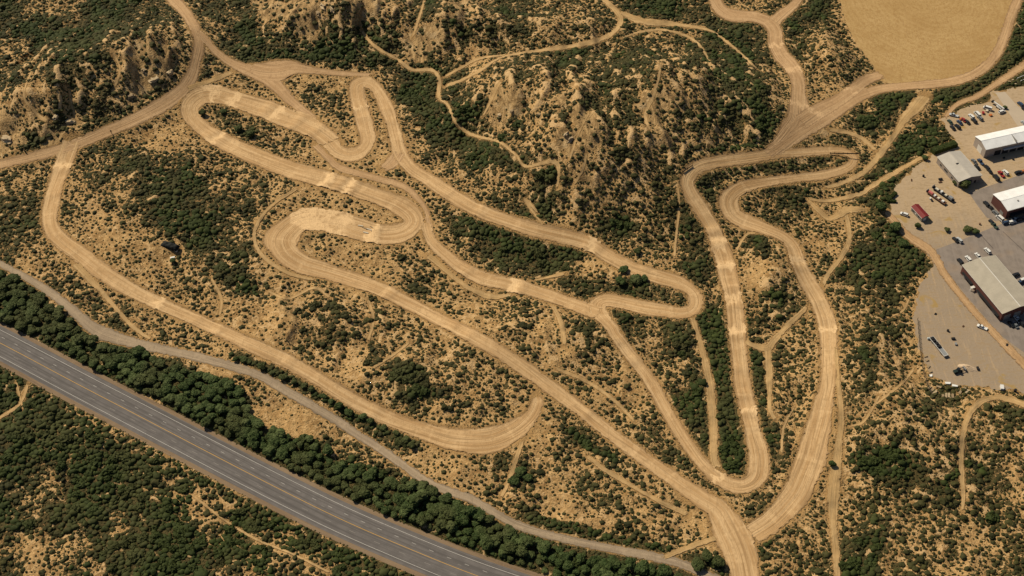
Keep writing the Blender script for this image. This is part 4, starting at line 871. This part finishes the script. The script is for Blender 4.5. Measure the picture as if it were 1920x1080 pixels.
for a in [(1788,217.5,'pickup',SIL,'silver pickup at the top left corner of the upper car park',160), (1781,230,'sedan',GRN,'dark green sedan at the left edge of the upper car park',110), (1786,241,'sedan',BLK,'small black car lowest at the left of the upper car park',110),
 (1795,239,'suv',BLK,'black car with pale windscreen in the front row of the upper car park',115), (1799,231,'sedan',BLU,'dark blue sedan just behind the black car with pale windscreen',115), (1806,226,'sedan',RED,'dark red car in the left row of the upper car park',115), (1813,230,'sedan',BLK,'black sedan beside the dark red car',115),
 (1821,220,'suv',WHT,'white car nearest the dark red car in the upper row',112), (1826,228,'suv',BLK,'black suv parked in front of the white cars',112), (1832,216,'van',WHT,'white van in the middle of the upper row',112), (1837,223,'suv',GRY,'grey suv on the right of the white van',112),
 (1878,211,'suv',WHT,'white suv beside the white boom machine',25), (1851,205,'van',WHT,'white van beside the grass bank of the upper car park',150), (1913,197,'suv',BLU,'dark blue suv at the right edge beside the driveway',115), (1921,207,'suv',BLK,'black suv cut by the right edge below the blue suv',115), (1919,232,'sedan',SIL,'silver car at the far end of the driveway',110),
 (1838.5,305,'pickup',BLU,'dark blue pickup between the workshop and the long white shed',110), (1850,316,'suv',BLK,'black suv behind the blue pickup',110), (1855,322,'sedan',BLK,'black sedan last in the column beside the workshop',110), (1826,304,'sedan',GRY,'grey car close to the workshop wall',110), (1832,315,'sedan',BLK,'black car by the lower corner of the workshop',110),
 (1867,335,'van',BLK,'black van with pale stripe in the group by the asphalt edge',110), (1877,328,'pickup',RED,'red pickup in the group by the asphalt edge',110), (1885,325,'suv',WHT,'white suv at the end of the group beside the red pickup',110), (1909,325,'suv',BLK,'black suv alone below the long white shed',20), (1918,323,'sedan',ORG,'orange car at the right edge below the long white shed',20),
 (1872,286,'van',WHT,'white van parked in the shade against the long white shed',15), (1884,283,'sedan',WHT,'white car parked beside the van against the shed',15), (1910,277,'suv',SIL,'silver suv under the right end of the shed wall',15),
 (1849,384,'suv',BLK,'black suv at the upper corner of the brown building',110), (1857,391,'sedan',BLK,'black sedan along the brown building wall',118), (1866,401,'suv',GRY,'grey suv along the brown building wall',118), (1874,411,'van',WHT,'white van at the lower corner of the brown building',120), (1886,419,'suv',BLU,'dark blue suv below the brown building',20), (1897,418,'suv',WHT,'white suv between dark cars below the brown building',20), (1903,412,'sedan',SIL,'silver car below the canopy of the brown building',20), (1912,413,'sedan',BLK,'black sedan below the canopy at the right edge',20),
 (1864,424,'pickup',GRN,'dark green pickup at the corner of the asphalt beside the brown building',112), (1859,418,'sedan',BLK,'black sedan beside the dark green pickup',112),
 (1851,472,'suv',WHT,'largest white suv standing above the warehouse roof corner',115), (1800,492,'suv',BLK,'black suv at the upper left corner of the warehouse',110), (1815,487,'suv',WHT,'white suv at the upper end of the warehouse',112), (1833,481,'sedan',WHT,'white sedan between two suvs at the upper end of the warehouse',112), (1904,517,'suv',BLK,'black suv on the right of the beige warehouse',25), (1915,530,'suv',BLU,'dark blue suv lower on the right of the warehouse',25), (1919,527,'van',WHT,'white van at the right edge beside the warehouse',25),
 (1798,452,'suv',SIL,'silver suv on the earth at the edge of the asphalt lot',115), (1791,451,'sedan',BLK,'black car left of the silver suv at the lot edge',115),
 (1895,609,'sedan',BLK,'black sedan below the lower end of the warehouse',112), (1907,600,'pickup',WHT,'white pickup below the lower end of the warehouse',112), (1903,611,'sedan',GRY,'grey sedan between pickup and black sedan below the warehouse',112), (1914,607,'suv',BLK,'black suv at the lower right of the warehouse',112),
 (1841,615,'pickup',WHT,'white pickup alone on the gravel beside the tan wheel track',150), (1695,403.5,'suv',WHT,'small white car beside the red roofed cabin',150)]:
    car(*a[:5], head=a[5], s=1.0)
def gput(px, py, zoff=.05):
    x, y, z = toground(px, py, ZF); return float(x), float(y), float(z)+zoff
def thing(name, px, py, head, label, cat, group=None, zoff=.04):
    o = link(name, None, None, gput(px, py, zoff), R(head)); return tag(o, label, cat, group)
def wheels(o, xs, w, r=.45):
    V = []
    for k in range(12): a = k*math.pi/6; V += [(math.cos(a)*r, -.14, math.sin(a)*r), (math.cos(a)*r, .14, math.sin(a)*r)]
    me = mesh('wheel', V, [(2*k, 2*k+1, (2*k+3) % 24, (2*k+2) % 24) for k in range(12)]+[tuple(range(0, 24, 2)), tuple(range(23, 0, -2))], [M_TYRE])
    for x in xs:
        for s in (-1, 1): q = link('wheel', me, o); q.location = (x, s*w, r)
M_RUST = plain('rusty_steel', (.10,.05,.03), .9); M_STEEL = plain('grey_steel', (.22,.23,.24), .5); M_PINK = plain('faded_red_sheeting', (.45,.13,.12), .7); M_CREAM = plain('cream_panel', (.55,.50,.40), .7); M_BLK = plain('black_steel', (.018,.018,.02), .8); M_WP = paint(WHT); M_CANVAS = plain('black_sheeting', (.012,.014,.014), .8)
def flatbed(px, py, L, label, dark):
    o = thing('flatbed_trailer', px, py, 128, label, 'trailer', 'flatbed trailers in the earth yard')
    boxes('deck', M_BLK if dark else M_RUST, o, (-L/2, L/2, -1.2, 1.2, .95, 1.2)); boxes('chassis', M_BLK, o, (-L/2+.5, L/2-.3, -.5, .5, .6, .94)); boxes('headboard', M_STEEL, o, (L/2-.2, L/2-.02, -1.15, 1.15, 1.21, 2.4)); wheels(o, [-L/2+1.2, -L/2+2.4, L/2-2], 1.05)
    return o
f1 = flatbed(1755, 372.5, 13.5, 'rusty flatbed trailer loaded with pink and white bundles', False); f2 = flatbed(1768, 366, 15, 'black flatbed trailer loaded with pale panels', True)
def on(o, name, mat, x, sx, sy, sz, label, cat, z=1.2, y=0.):
    loc = o.matrix_basis @ Vector((x, y, z)); r = o.rotation_euler.z
    V, F = [], []; mbox(V, F, -sx/2, sx/2, -sy/2, sy/2, 0, sz); V = [(a*(.92 if c > .1 else 1), b*(.9 if c > .1 else 1), c) for a, b, c in V]
    q = link(name, mesh(name, V, F, [mat]), None, loc, r); V, F = [], []
    return tag(q, label, cat, 'loads on the flatbed trailers')
bpy.context.view_layer.update()
on(f1, 'covered_bundle', M_PINK, 4.2, 3.0, 1.5, .9, 'long faded red bundle at the upper end of the rusty trailer', 'bundle'); on(f1, 'crate', M_WP, 1.2, 1.2, 1.4, .7, 'white crate in the middle of the rusty trailer', 'crate'); on(f1, 'crate', M_CREAM, -1.4, 1.6, 1.3, .6, 'cream crate on the rusty trailer below the white crate', 'crate'); on(f1, 'crate', M_WP, -4.6, 1.6, 1.4, .7, 'white crate at the lower end of the rusty trailer', 'crate')
on(f2, 'panel_stack', M_CREAM, 4.6, 2.4, 1.3, .5, 'stack of cream panels at the upper end of the black trailer', 'panels'); on(f2, 'crate', M_WP, 1.4, 1.3, 1.6, 1., 'small white crate in the middle of the black trailer', 'crate'); on(f2, 'panel_stack', M_CREAM, -1.8, 1.6, 1.3, .5, 'low stack of cream panels below the white crate on the black trailer', 'panels'); on(f2, 'crate', M_STEEL, -5.2, 2.6, 1.9, 1.3, 'grey crate at the lower end of the black trailer', 'crate')
o = thing('steel_trailer', 1759, 652, 112, 'long grey steel trailer with machine parts lying in the gravel yard', 'trailer')
boxes('deck', M_STEEL, o, (-7, 7, -1.25, 1.25, .8, 1.05)); boxes('machine_rack', M_BLK, o, (-1, .4, -.9, .9, 1.06, 1.9), (1.2, 2.6, -1, .6, 1.06, 1.7), (3.2, 4.2, -.7, .9, 1.06, 2.), (5, 6.4, -1, 1, 1.06, 1.6)); boxes('rail', M_WTRIM, o, (-7, 7, -1.25, -1.13, 1.06, 1.5), (-7, 7, 1.13, 1.25, 1.06, 1.4), (-6.99, -6.8, -1.1, 1.1, 1.06, 1.5)); wheels(o, [-4.5, -3.4, 4.], 1.05)
def cyl(L, r, n=14, axis='x'):
    V = [(x, math.cos(k*2*math.pi/n)*r, math.sin(k*2*math.pi/n)*r+r) for x in (-L/2, -L/2+.25, L/2-.25, L/2) for k in range(n)]
    V = [(x, y*(.75 if abs(x) > L/2-.1 else 1), (z-r)*(.75 if abs(x) > L/2-.1 else 1)+r) for x, y, z in V]
    return V, [(t*n+k, t*n+(k+1) % n, (t+1)*n+(k+1) % n, (t+1)*n+k) for t in range(3) for k in range(n)]+[tuple(range(n-1, -1, -1)), tuple(range(3*n, 4*n))]
o = thing('water_tank', 1745, 636, 5, 'pale blue grey cylindrical tank lying above the long steel trailer', 'tank'); V, F = cyl(3.8, .65); link('vessel', mesh('vessel', V, F, [paint((.38,.44,.46))]), o); boxes('cradle', M_BLK, o, (-1.4, -1.1, -.7, .7, 0, .3), (1.1, 1.4, -.7, .7, 0, .3)); boxes('hatch', M_STEEL, o, (-.3, .3, -.25, .25, 1.28, 1.45))
# loader and heap
def heap(name, px, py, rx, ry, h, mat, label, cat, head=0, seed=1, group=None):
    n, m_ = 26, 9; V = []; r = np.random.default_rng(seed)
    for j in range(m_):
        t = j/(m_-1)
        for k in range(n):
            a = k*2*math.pi/n; q = (1-t)*(1+.22*float(perlin(np.array(math.cos(a)*1.5+seed*9.), np.array(math.sin(a)*1.5), seed))); V.append((math.cos(a)*rx*q, math.sin(a)*ry*q, h*(1-(1-t)**1.7)*(1+r.normal(0, .06))-.15))
    F = [(j*n+k, j*n+(k+1) % n, (j+1)*n+(k+1) % n, (j+1)*n+k) for j in range(m_-1) for k in range(n)]
    o = link(name, mesh(name, V, F, [mat]), None, gput(px, py, .0), R(head)); return tag(o, label, cat, group)
M_CLAY = plain('pale_clay', (.50,.38,.26), .95, .25, .8); M_EARTH = plain('brown_earth', (.33,.22,.12), .95, .3, .8); M_ROCK = plain('weathered_rock', (.30,.22,.13), .9, .3, .7); M_ROCKP = plain('pale_rock', (.43,.33,.205), .9, .3, .7)
heap('clay_heap', 1815, 690, 5.5, 2.2, 1.5, M_CLAY, 'pale clay heap beside the dark loader in the gravel yard', 'heap', -22, 2)
o = thing('loader', 1797, 697, 22, 'dark green loader with raised bucket beside the pale clay heap', 'loader')
V, F = prism([(-3, .6), (.6, .6), (.9, 1.2), (-.2, 1.6), (-2.8, 1.7), (-3.1, 1.1)], .95, .85); link('body', mesh('body', V, F, [paint((.02,.035,.03))]), o); V, F = prism([(-1.2, 1.6), (.2, 1.55), (.0, 2.9), (-1.1, 2.9)], .75, .65); link('cab', mesh('cab', V, F, [M_CARGLASS]), o)
boxes('arm', M_BLK, o, (.4, 3.2, -.75, -.55, 1.2, 1.5), (.4, 3.2, .55, .75, 1.2, 1.5)); V, F = prism([(3., .8), (4.1, .7), (4.2, .85), (3.3, 1.8), (3., 1.7)], 1.2, 1.2); link('bucket', mesh('bucket', V, F, [M_STEEL]), o); wheels(o, [-2, 1.2], .95, .62)
# boom machine, barrier blocks, small clutter
o = thing('boom_lift', 1873, 203, 125, 'white boom lift folded beside the driveway', 'boom lift'); boxes('chassis', M_WP, o, (-1.8, 1.8, -.95, .95, .6, 1.3)); boxes('boom', M_WP, o, (-3.4, 4.6, -.3, .3, 1.7, 2.2)); boxes('basket', M_BLK, o, (4.7, 6, -.8, .8, 1.2, 2.2)); boxes('turret', M_STEEL, o, (-1.2, .4, -.7, .7, 1.31, 1.69)); wheels(o, [-1.2, 1.2], .95, .45)
CL = [(1850,209,'crate',M_CREAM,'cream crate on the grass edge of the upper car park',1.6,1.2,.9),(1857,217,'crate',paint(ORG),'orange crate at the end of the upper row of cars',1.6,1.4,.8),(1843,213,'crate',paint(RED),'red crate behind the grey suv in the upper row',1.8,1.2,1.),(1802,224,'crate',paint(ORG),'orange crate behind the dark red car',2.2,1.2,.8),
 (1731,331,'oil_drum',M_BLK,'black drum alone in the upper earth yard',1.2,1.2,1.1),(1763,337,'crate',M_BLK,'black crate below the workshop yard edge',2.2,1.,.8),(1763,342,'pallet',M_RUST,'rusty pallet just below the black crate',2.2,1.,.4),(1709,338,'pallet',M_RUST,'thin dark pallet left of the black drum',2.,.7,.3),(1744,373,'crate',M_WP,'small white crate left of the rusty trailer',1.2,.8,.7),(1747,377,'crate',M_BLK,'small black crate left of the rusty trailer',1.,.8,.7),
 (1837,421,'crate',M_RUST,'small rusty crate on the earth below the asphalt apron',1.,.8,.7),(1777,621,'oil_drum',M_BLK,'black drum beside the yellow earth patch',1.2,1.2,1.),(1787,636,'crate',M_BLK,'black crate in the middle of the gravel yard',1.8,1.,.8),(1792,646,'crate',M_STEEL,'grey crate below the black crate in the gravel yard',1.3,1.,.7),(1754,589,'pallet',M_BLK,'dark pallet at the upper end of the gravel yard',1.5,1.,.3),(1806,612,'pallet',M_RUST,'rusty pallet right of the yellow earth patch',1.3,.8,.3),(1833,692,'crate',M_BLK,'black crate right of the clay heap',2.,1.,.8),(1888,647,'pallet',M_BLK,'dark pallet on the tan wheel track',1.8,1.,.4),(1903,734,'oil_drum',M_BLK,'black drum at the lower edge of the yard',1.4,1.4,1.5),(1878,728,'crate',M_WP,'white crate at the lower edge of the yard',2.6,1.6,1.2),(1899,299,'crate',M_BLK,'small black crate on the concrete below the shed',1.,1.,.8),(1882,297,'crate',M_BLK,'tiny black crate below the shed wall',1.2,.8,.7),(1871,374,'crate',M_DOOR,'grey crate beside the brown building roof corner',1.2,1.,1.)]
for px, py, nm, mt, lab, sx, sy, sz in CL:
    V, F = [], []
    if nm == 'oil_drum':
        n = 12; V = [(math.cos(k*math.pi/6)*sx/2*q, math.sin(k*math.pi/6)*sx/2*q, z*sz) for z, q in ((0, 1), (.33, 1), (.36, 1.05), (.4, 1), (.66, 1), (.7, 1.05), (.73, 1), (1, 1), (.95, .9)) for k in range(n)]; F = [(j*n+k, j*n+(k+1) % n, (j+1)*n+(k+1) % n, (j+1)*n+k) for j in range(8) for k in range(n)]+[tuple(range(8*n, 9*n))]
    elif nm == 'pallet':
        for k in range(5): mbox(V, F, -sx/2+k*sx/5, -sx/2+(k+.75)*sx/5, -sy/2, sy/2, sz*.7, sz)
        for k in (-1, 0, 1): mbox(V, F, -sx/2, sx/2, k*sy*.4-.06, k*sy*.4+.06, 0, sz*.69)
    else:
        mbox(V, F, -sx/2, sx/2, -sy/2, sy/2, .1, sz); mbox(V, F, -sx/2-.05, sx/2+.05, -sy/2-.05, sy/2+.05, sz+.002, sz+.09); mbox(V, F, -sx/2+.1, -sx/2+.3, -sy/2+.02, sy/2-.02, 0, .098); mbox(V, F, sx/2-.3, sx/2-.1, -sy/2+.02, sy/2-.02, 0, .098)
    tag(link(nm, mesh(nm, V, F, [mt]), None, gput(px, py, .05), R(float(rng.uniform(0, 90)))), lab, nm.replace('_', ' ').replace('oil drum', 'drum'), 'clutter standing about the yard')
# hedge behind the workshop
def hedge(p0, p1, wd, h, label, name='hedge', mat=M_SHRUB2):
    a, b = np.array(gput(*p0)), np.array(gput(*p1)); L_ = float(np.linalg.norm((b-a)[:2])); r = np.random.default_rng(9); nx_, VV, FF, n, tt = int(L_/.5), [], [], 0, []
    pr = [(-wd/2, -.1), (-wd/2*1.02, h*.5), (-wd/2*.85, h*.93), (0, h), (wd/2*.85, h*.93), (wd/2*1.02, h*.5), (wd/2, -.1)]
    V = np.array([(i*L_/nx_, y+r.normal(0, .12), z+r.normal(0, .1)) for i in range(nx_+1) for y, z in pr]); F = [(i*7+k, i*7+k+1, i*7+7+k+1, i*7+7+k) for i in range(nx_) for k in range(6)]+[tuple(range(6, -1, -1)), tuple(range(nx_*7, nx_*7+7))]
    P = np.c_[r.uniform(0, L_, 900), r.uniform(-wd/2, wd/2, 900), r.uniform(h*.8, h*1.08, 900)]; VL, FL = leaves(0, 4, .22, P, np.tile([0, 0, 1.], (900, 1)))
    me = mesh(name, np.concatenate([V, VL]), F+[tuple(f+len(V)) for f in FL], [mat], dict(tint=np.concatenate([np.full(len(V), .3), np.repeat(r.random(900), 4)])))
    return tag(link(name, me, None, (a[0], a[1], a[2]), math.atan2(b[1]-a[1], b[0]-a[0])), label, 'hedge')
hedge((1747, 287), (1791, 272), 4.2, 2.6, 'clipped rectangular dark hedge behind the workshop roof')
hedge((1662, 378), (1679, 363), 2.4, 1.4, 'short dark hedge at the left corner of the earth yard'); hedge((1663, 378), (1680, 379), 1.8, 1.1, 'low hedge stub forming a corner with the short dark hedge')
hedge((1010, 976), (1215, 1030), 4.4, 2.3, 'long low olive hedge along the upper side of the gravel road', mat=M_SHRUB) if False else None
for px, py, s, lab in [(1733,299,.55,'small bright tree at the upper corner of the earth yard'),(1806,352,.95,'bright green tree at the foot of the workshop'),(1720,426,.55,'lone round bush in the earth yard below the red cabin'),(1814,434,.75,'yellow green tree on the edge of the asphalt lot'),(1828,438,.55,'small tree right of the yellow green tree by the lot'),(1775,433,.45,'scrappy dark tree on the yellow grass of the earth yard'),(1678,432,1.1,'big dark tree at the left edge of the earth yard'),(1692,462,.9,'brown green tree at the lower left of the earth yard'),(1652,395,1.0,'dark tree left of the red cabin yard edge'),(1790,345,.5,'small dark tree against the workshop wall'),(1778,318,.5,'dark tree at the middle of the workshop wall'),(1767,306,.4,'smallest dark tree near the workshop hedge'),(1884,203,.4,'small dark tree at the end of the driveway wall'),
 (380,215,.6,'dark tree inside the left hairpin at its tip'),(420,213,.6,'olive tree inside the left hairpin beside the tip tree'),(447,245,.7,'round olive tree in the oval patch inside the hairpins'),(470,255,.75,'second olive tree in the oval patch inside the hairpins'),
 (975,888,.9,'dark tree beside the dirt trail above the gravel road'),(962,905,.8,'lower dark tree beside the dirt trail'),(990,900,.7,'right hand dark tree beside the dirt trail'),(324,492,.55,'bright round bush below the black tarpaulin'),(1325,1045,.9,'dark tree below the last bend of the gravel road'),(1305,1062,.9,'darker tree left of the lowest junction'),(1345,1058,.8,'small dark tree at the lowest track junction'),
 (1195,475,.6,'small dark tree above the right hairpin track'),(1560,873,.55,'small tree at the lower right of the wide track')]:
    x, y, z = toground(px, py, ZF); tree(float(x), float(y), float(z)-.1, s, 1 if ('bright' in lab or 'yellow' in lab) else 0, lab, None)
RW = catmull([(445,672,5),(462,679,5),(506,699,5),(550,717,5),(594,741,5),(645,768,5),(678,783,5),(718,805,5),(751,820,5),(773,834,5)], 3.)
for k, (px, py) in enumerate(RW[::2, :2]):
    x, y, z = toground(px+rng.uniform(-5, 5), py+rng.uniform(-4, 4), ZF); tree(float(x), float(y), float(z)-.1, rng.uniform(.36, .62), int(rng.random() < .25), 'small rounded tree in the row between the long left straight and the gravel road', 'small trees in the row below the left straight')
# fence line at the left of the gravel yard
fp = [gput(a, b) for a, b in [(1720,600),(1724,650),(1729,690),(1738,722),(1748,742)]]
o = link('fence', None, None, fp[0], 0); tag(o, 'wire fence with dark posts along the left edge of the gravel yard', 'fence')
V, F = [], []
for a, b in zip(fp[:-1], fp[1:]):
    n = len(V); V += [tuple(np.array(q)-np.array(fp[0])+[0, 0, z]) for q in (a, b) for z in (.15, 1.7)]; F += [(n, n+2, n+3, n+1)]
    k = int(math.dist(a, b)/3)
    for t in range(k): q = np.array(a)+(np.array(b)-np.array(a))*t/k-np.array(fp[0]); boxes('post', M_BLK, o, (q[0]-.07, q[0]+.07, q[1]-.07, q[1]+.07, q[2]-.2, q[2]+1.9))
mm = NT('wire_mesh'); mm.col((.05,.05,.045)); tr = mm.n('ShaderNodeBsdfTransparent'); mx = mm.n('ShaderNodeMixShader'); mx.inputs[0].default_value = .45; mm.l(tr.outputs[0], mx.inputs[1]); mm.l(mm.b.outputs[0], mx.inputs[2]); mm.l(mx.outputs[0], mm.out.inputs[0])
link('wire_panel', mesh('wire_panel', V, F, [mm.m]), o)
# black track barriers
def barrier(p0, p1, label, n=5):
    a, b = gput(*p0, .2), gput(*p1, .2); L_ = math.dist(a[:2], b[:2]); o = link('track_barrier', None, None, a, math.atan2(b[1]-a[1], b[0]-a[0])); tag(o, label, 'barrier', 'black barriers on the race track')
    boxes('panel', M_CANVAS, o, (0, L_, -.06, .06, .25, .95))
    for k in range(n): boxes('post', M_BLK, o, (k*L_/(n-1)-.09, k*L_/(n-1)+.09, -.2, .2, 0, 1.35))
barrier((1556, 289), (1612, 295), 'long black barrier crossing the far right hairpin', 8); barrier((1280, 324), (1298, 312), 'short black barrier on the outside of the right hand bend', 3)
# posts beside the dirt road
def post(px, py, label, h=2.4):
    o = thing('marker_post', px, py, 0, label, 'post', 'posts beside the tracks'); boxes('shaft', M_BLK, o, (-.14, .14, -.14, .14, 0, h)); boxes('board', M_BLK, o, (-.5, .5, -.22, -.16, h-.9, h))
post(209, 250, 'black marker post beside the upper left dirt road'); post(48, 286, 'small dark post beside the dirt road at the left edge', 1.6); post(380, 53, 'dark post at the fork of the upper dirt road', 1.5)
# black tarpaulin with two white boxes, on the clearing at the left
n = 24; gx, gy = np.meshgrid(np.linspace(-5.2, 5.2, n), np.linspace(-2.1, 2.1, n)); hz = np.sqrt(np.clip(1-(gx/5.2)**4, 0, 1)*np.clip(1-(gy/2.1)**4, 0, 1))*1.9*(1+.35*perlin(gx/1.6, gy/1.6, 88)+.1*perlin(gx/.5, gy/.5, 8))+.02; gx = gx+.35*perlin(gy/.9, gx/1.5, 90)
i = (np.arange(n-1)[:, None]*n+np.arange(n-1)[None]).ravel(); tag(link('tarpaulin', mesh('tarpaulin', np.stack([gx, gy, hz], 2).reshape(-1, 3), np.stack([i, i+1, i+n+1, i+n], 1), [M_CANVAS]), None, gput(319, 462, .0), R(-22)), 'black crumpled tarpaulin over a load in the scrub clearing', 'tarpaulin')
for px, py, sx, lab in [(332.5, 464.5, 1.3, 'upper white box at the right end of the black tarpaulin'), (330, 471, 1.6, 'lower white box at the right end of the black tarpaulin'), (324, 484.5, 2.3, 'long white trough above the round bush')]:
    V, F = [], []; mbox(V, F, -sx/2, sx/2, -.45, .45, 0, .8); mbox(V, F, -sx/2-.05, sx/2+.05, -.5, .5, .802, .9); tag(link('white_box', mesh('white_box', V, F, [M_WP]), None, gput(px, py), R(-20 if sx < 2 else 18)), lab, 'box')
# rocks and slabs
def rock(px, py, sx, sy, sz, head, mat, label, seed, group='loose rocks and slabs'):
    V, F = lump(I2, seed, .22, 1., 1.1); V = V*[sx*.62, sy*.62, sz*.7]; V = np.round(V*3/max(sx, 1))/3*max(sx, 1)*.5+V*.5
    return tag(link('rock', mesh('rock', V, [tuple(f) for f in F], [mat]), None, gput(px, py, -.1), R(head)), label, 'rock', group)
for k, a in enumerate([(1069,262,5.5,1.7,1.8,58,M_ROCKP,'long pale rock fin at the foot of the eroded hill'),(1062,252,3.5,1.4,1.6,60,M_ROCKP,'shorter pale rock behind the long rock fin'),(1012,215,2.6,2.,1.4,30,M_ROCK,'brown rock on the middle of the eroded hill'),(937,218,3.,2.,1.5,70,M_ROCKP,'pale rock on the left face of the eroded hill'),
 (960,213,2.6,1.6,1.5,60,M_ROCK,'brown rock beside the pale rock on the left face'),(291,150,6.5,3.6,2.2,35,M_ROCKP,'largest pale outcrop above the left dirt road'),(318,140,5,2.4,2.,50,M_ROCKP,'right hand pale outcrop above the left dirt road'),(270,133,4.5,2.5,1.8,-50,M_ROCK,'left hand brown outcrop above the left dirt road'),(130,229,6.,2.6,2.2,15,M_ROCKP,'pale outcrop low on the left hillside'),(105,222,3.5,2.4,2.,70,M_ROCKP,'small pale outcrop left of the low outcrop'),(12,262,7,3.6,2.6,-35,M_ROCKP,'big pale outcrop at the left edge of the photo'),(245,182,5,3,2.,20,M_ROCK,'brown outcrop just above the left dirt road'),(605,12,6,2.,2.2,-65,M_ROCKP,'leftmost pale rib of the top cliff'),(622,18,6,1.8,2.2,-60,M_ROCKP,'second pale rib of the top cliff'),(598,40,4,1.8,2.,-70,M_ROCK,'brown rib below the top cliff')]): rock(*a[:8], 300+k)
for k, (px, py, L_, hd) in enumerate([(683,428,3.6,-35),(692,431,3.2,-25),(700,436,2.8,-30),(686,437,3.,-20),(697,427,2.6,-45),(676,424,2.8,-10)]):
    V, F = [], []; mbox(V, F, -L_/2, L_/2, -.28, .28, 0, .35); V = [(x+.1*math.sin(x*9+y*5+k), y+.06*math.sin(x*5), z) for x, y, z in V]
    tag(link('timber_beam', mesh('timber_beam', V, F, [M_CREAM if k % 2 else M_ROCK]), None, gput(px, py, .25), R(hd)), 'weathered beam in the broken pile on the centre hairpin', 'beam', 'broken beams on the centre hairpin')
sl = [(1746,733,3.4,40,M_ROCK),(1752,737,3.6,42,M_ROCKP),(1742,728,2.6,45,M_ROCK),(1773,742,2.6,85,M_ROCKP),(1779,742,2.6,85,M_ROCKP),(1786,743,2.4,80,M_ROCK),(1768,744,2.4,85,M_ROCK),(1777,719,2.6,-8,M_WP),(1790,724,2.8,-15,M_WP),(1807,730,2.6,40,M_ROCK),(1813,735,2.8,45,M_ROCKP),(1800,736,2.2,50,M_ROCK),(1760,726,2.4,-30,M_ROCK),(1745,705,1.4,0,M_WP),(1735,668,1.8,10,M_ROCK),(1738,676,1.6,30,M_ROCK),(1740,688,1.8,60,M_ROCK),(1744,697,1.6,20,M_ROCK)]
for k, (px, py, L_, hd, mt) in enumerate(sl):
    V, F = [], []; mbox(V, F, -L_/2, L_/2, -.6, .6, 0, .4); V = [(x*(1+.15*math.sin(k+y*3)), y*(1+.2*math.sin(k*2+x)), z+(.25 if x > 0 and z > .1 else 0)) for x, y, z in V]
    tag(link('concrete_slab', mesh('concrete_slab', V, F, [mt]), None, gput(px, py, .0), R(hd)), 'white sheet of rubble at the lower edge of the yard' if mt is M_WP else 'broken concrete slab dumped at the lower left corner of the yard', 'slab', 'white rubble sheets' if mt is M_WP else 'broken slabs at the yard corner')
# white rail frame at the top right
o = thing('rail_frame', 1915, 146, 30, 'white metal rail frame at the right edge above the driveway', 'railing'); boxes('rail', M_WP, o, (-4, 4, -.1, .1, 1.2, 1.4)); boxes('rail', M_WP, o, (-4, 4, -3.1, -2.9, 1.2, 1.4))
for x in (-4, -1.3, 1.3, 4): boxes('post', M_WP, o, (x-.08, x+.08, -.08, .08, 0, 1.19), (x-.08, x+.08, -3.08, -2.92, 0, 1.19))
for k, (px, py) in enumerate([(1893,153),(1904,158),(1899,150)]): rock(px, py, 1.5, 1.1, .9, 20*k, M_ROCKP, ['pale stone left of the white rail frame','pale stone below the white rail frame','upper pale stone beside the white rail frame'][k], 400+k)
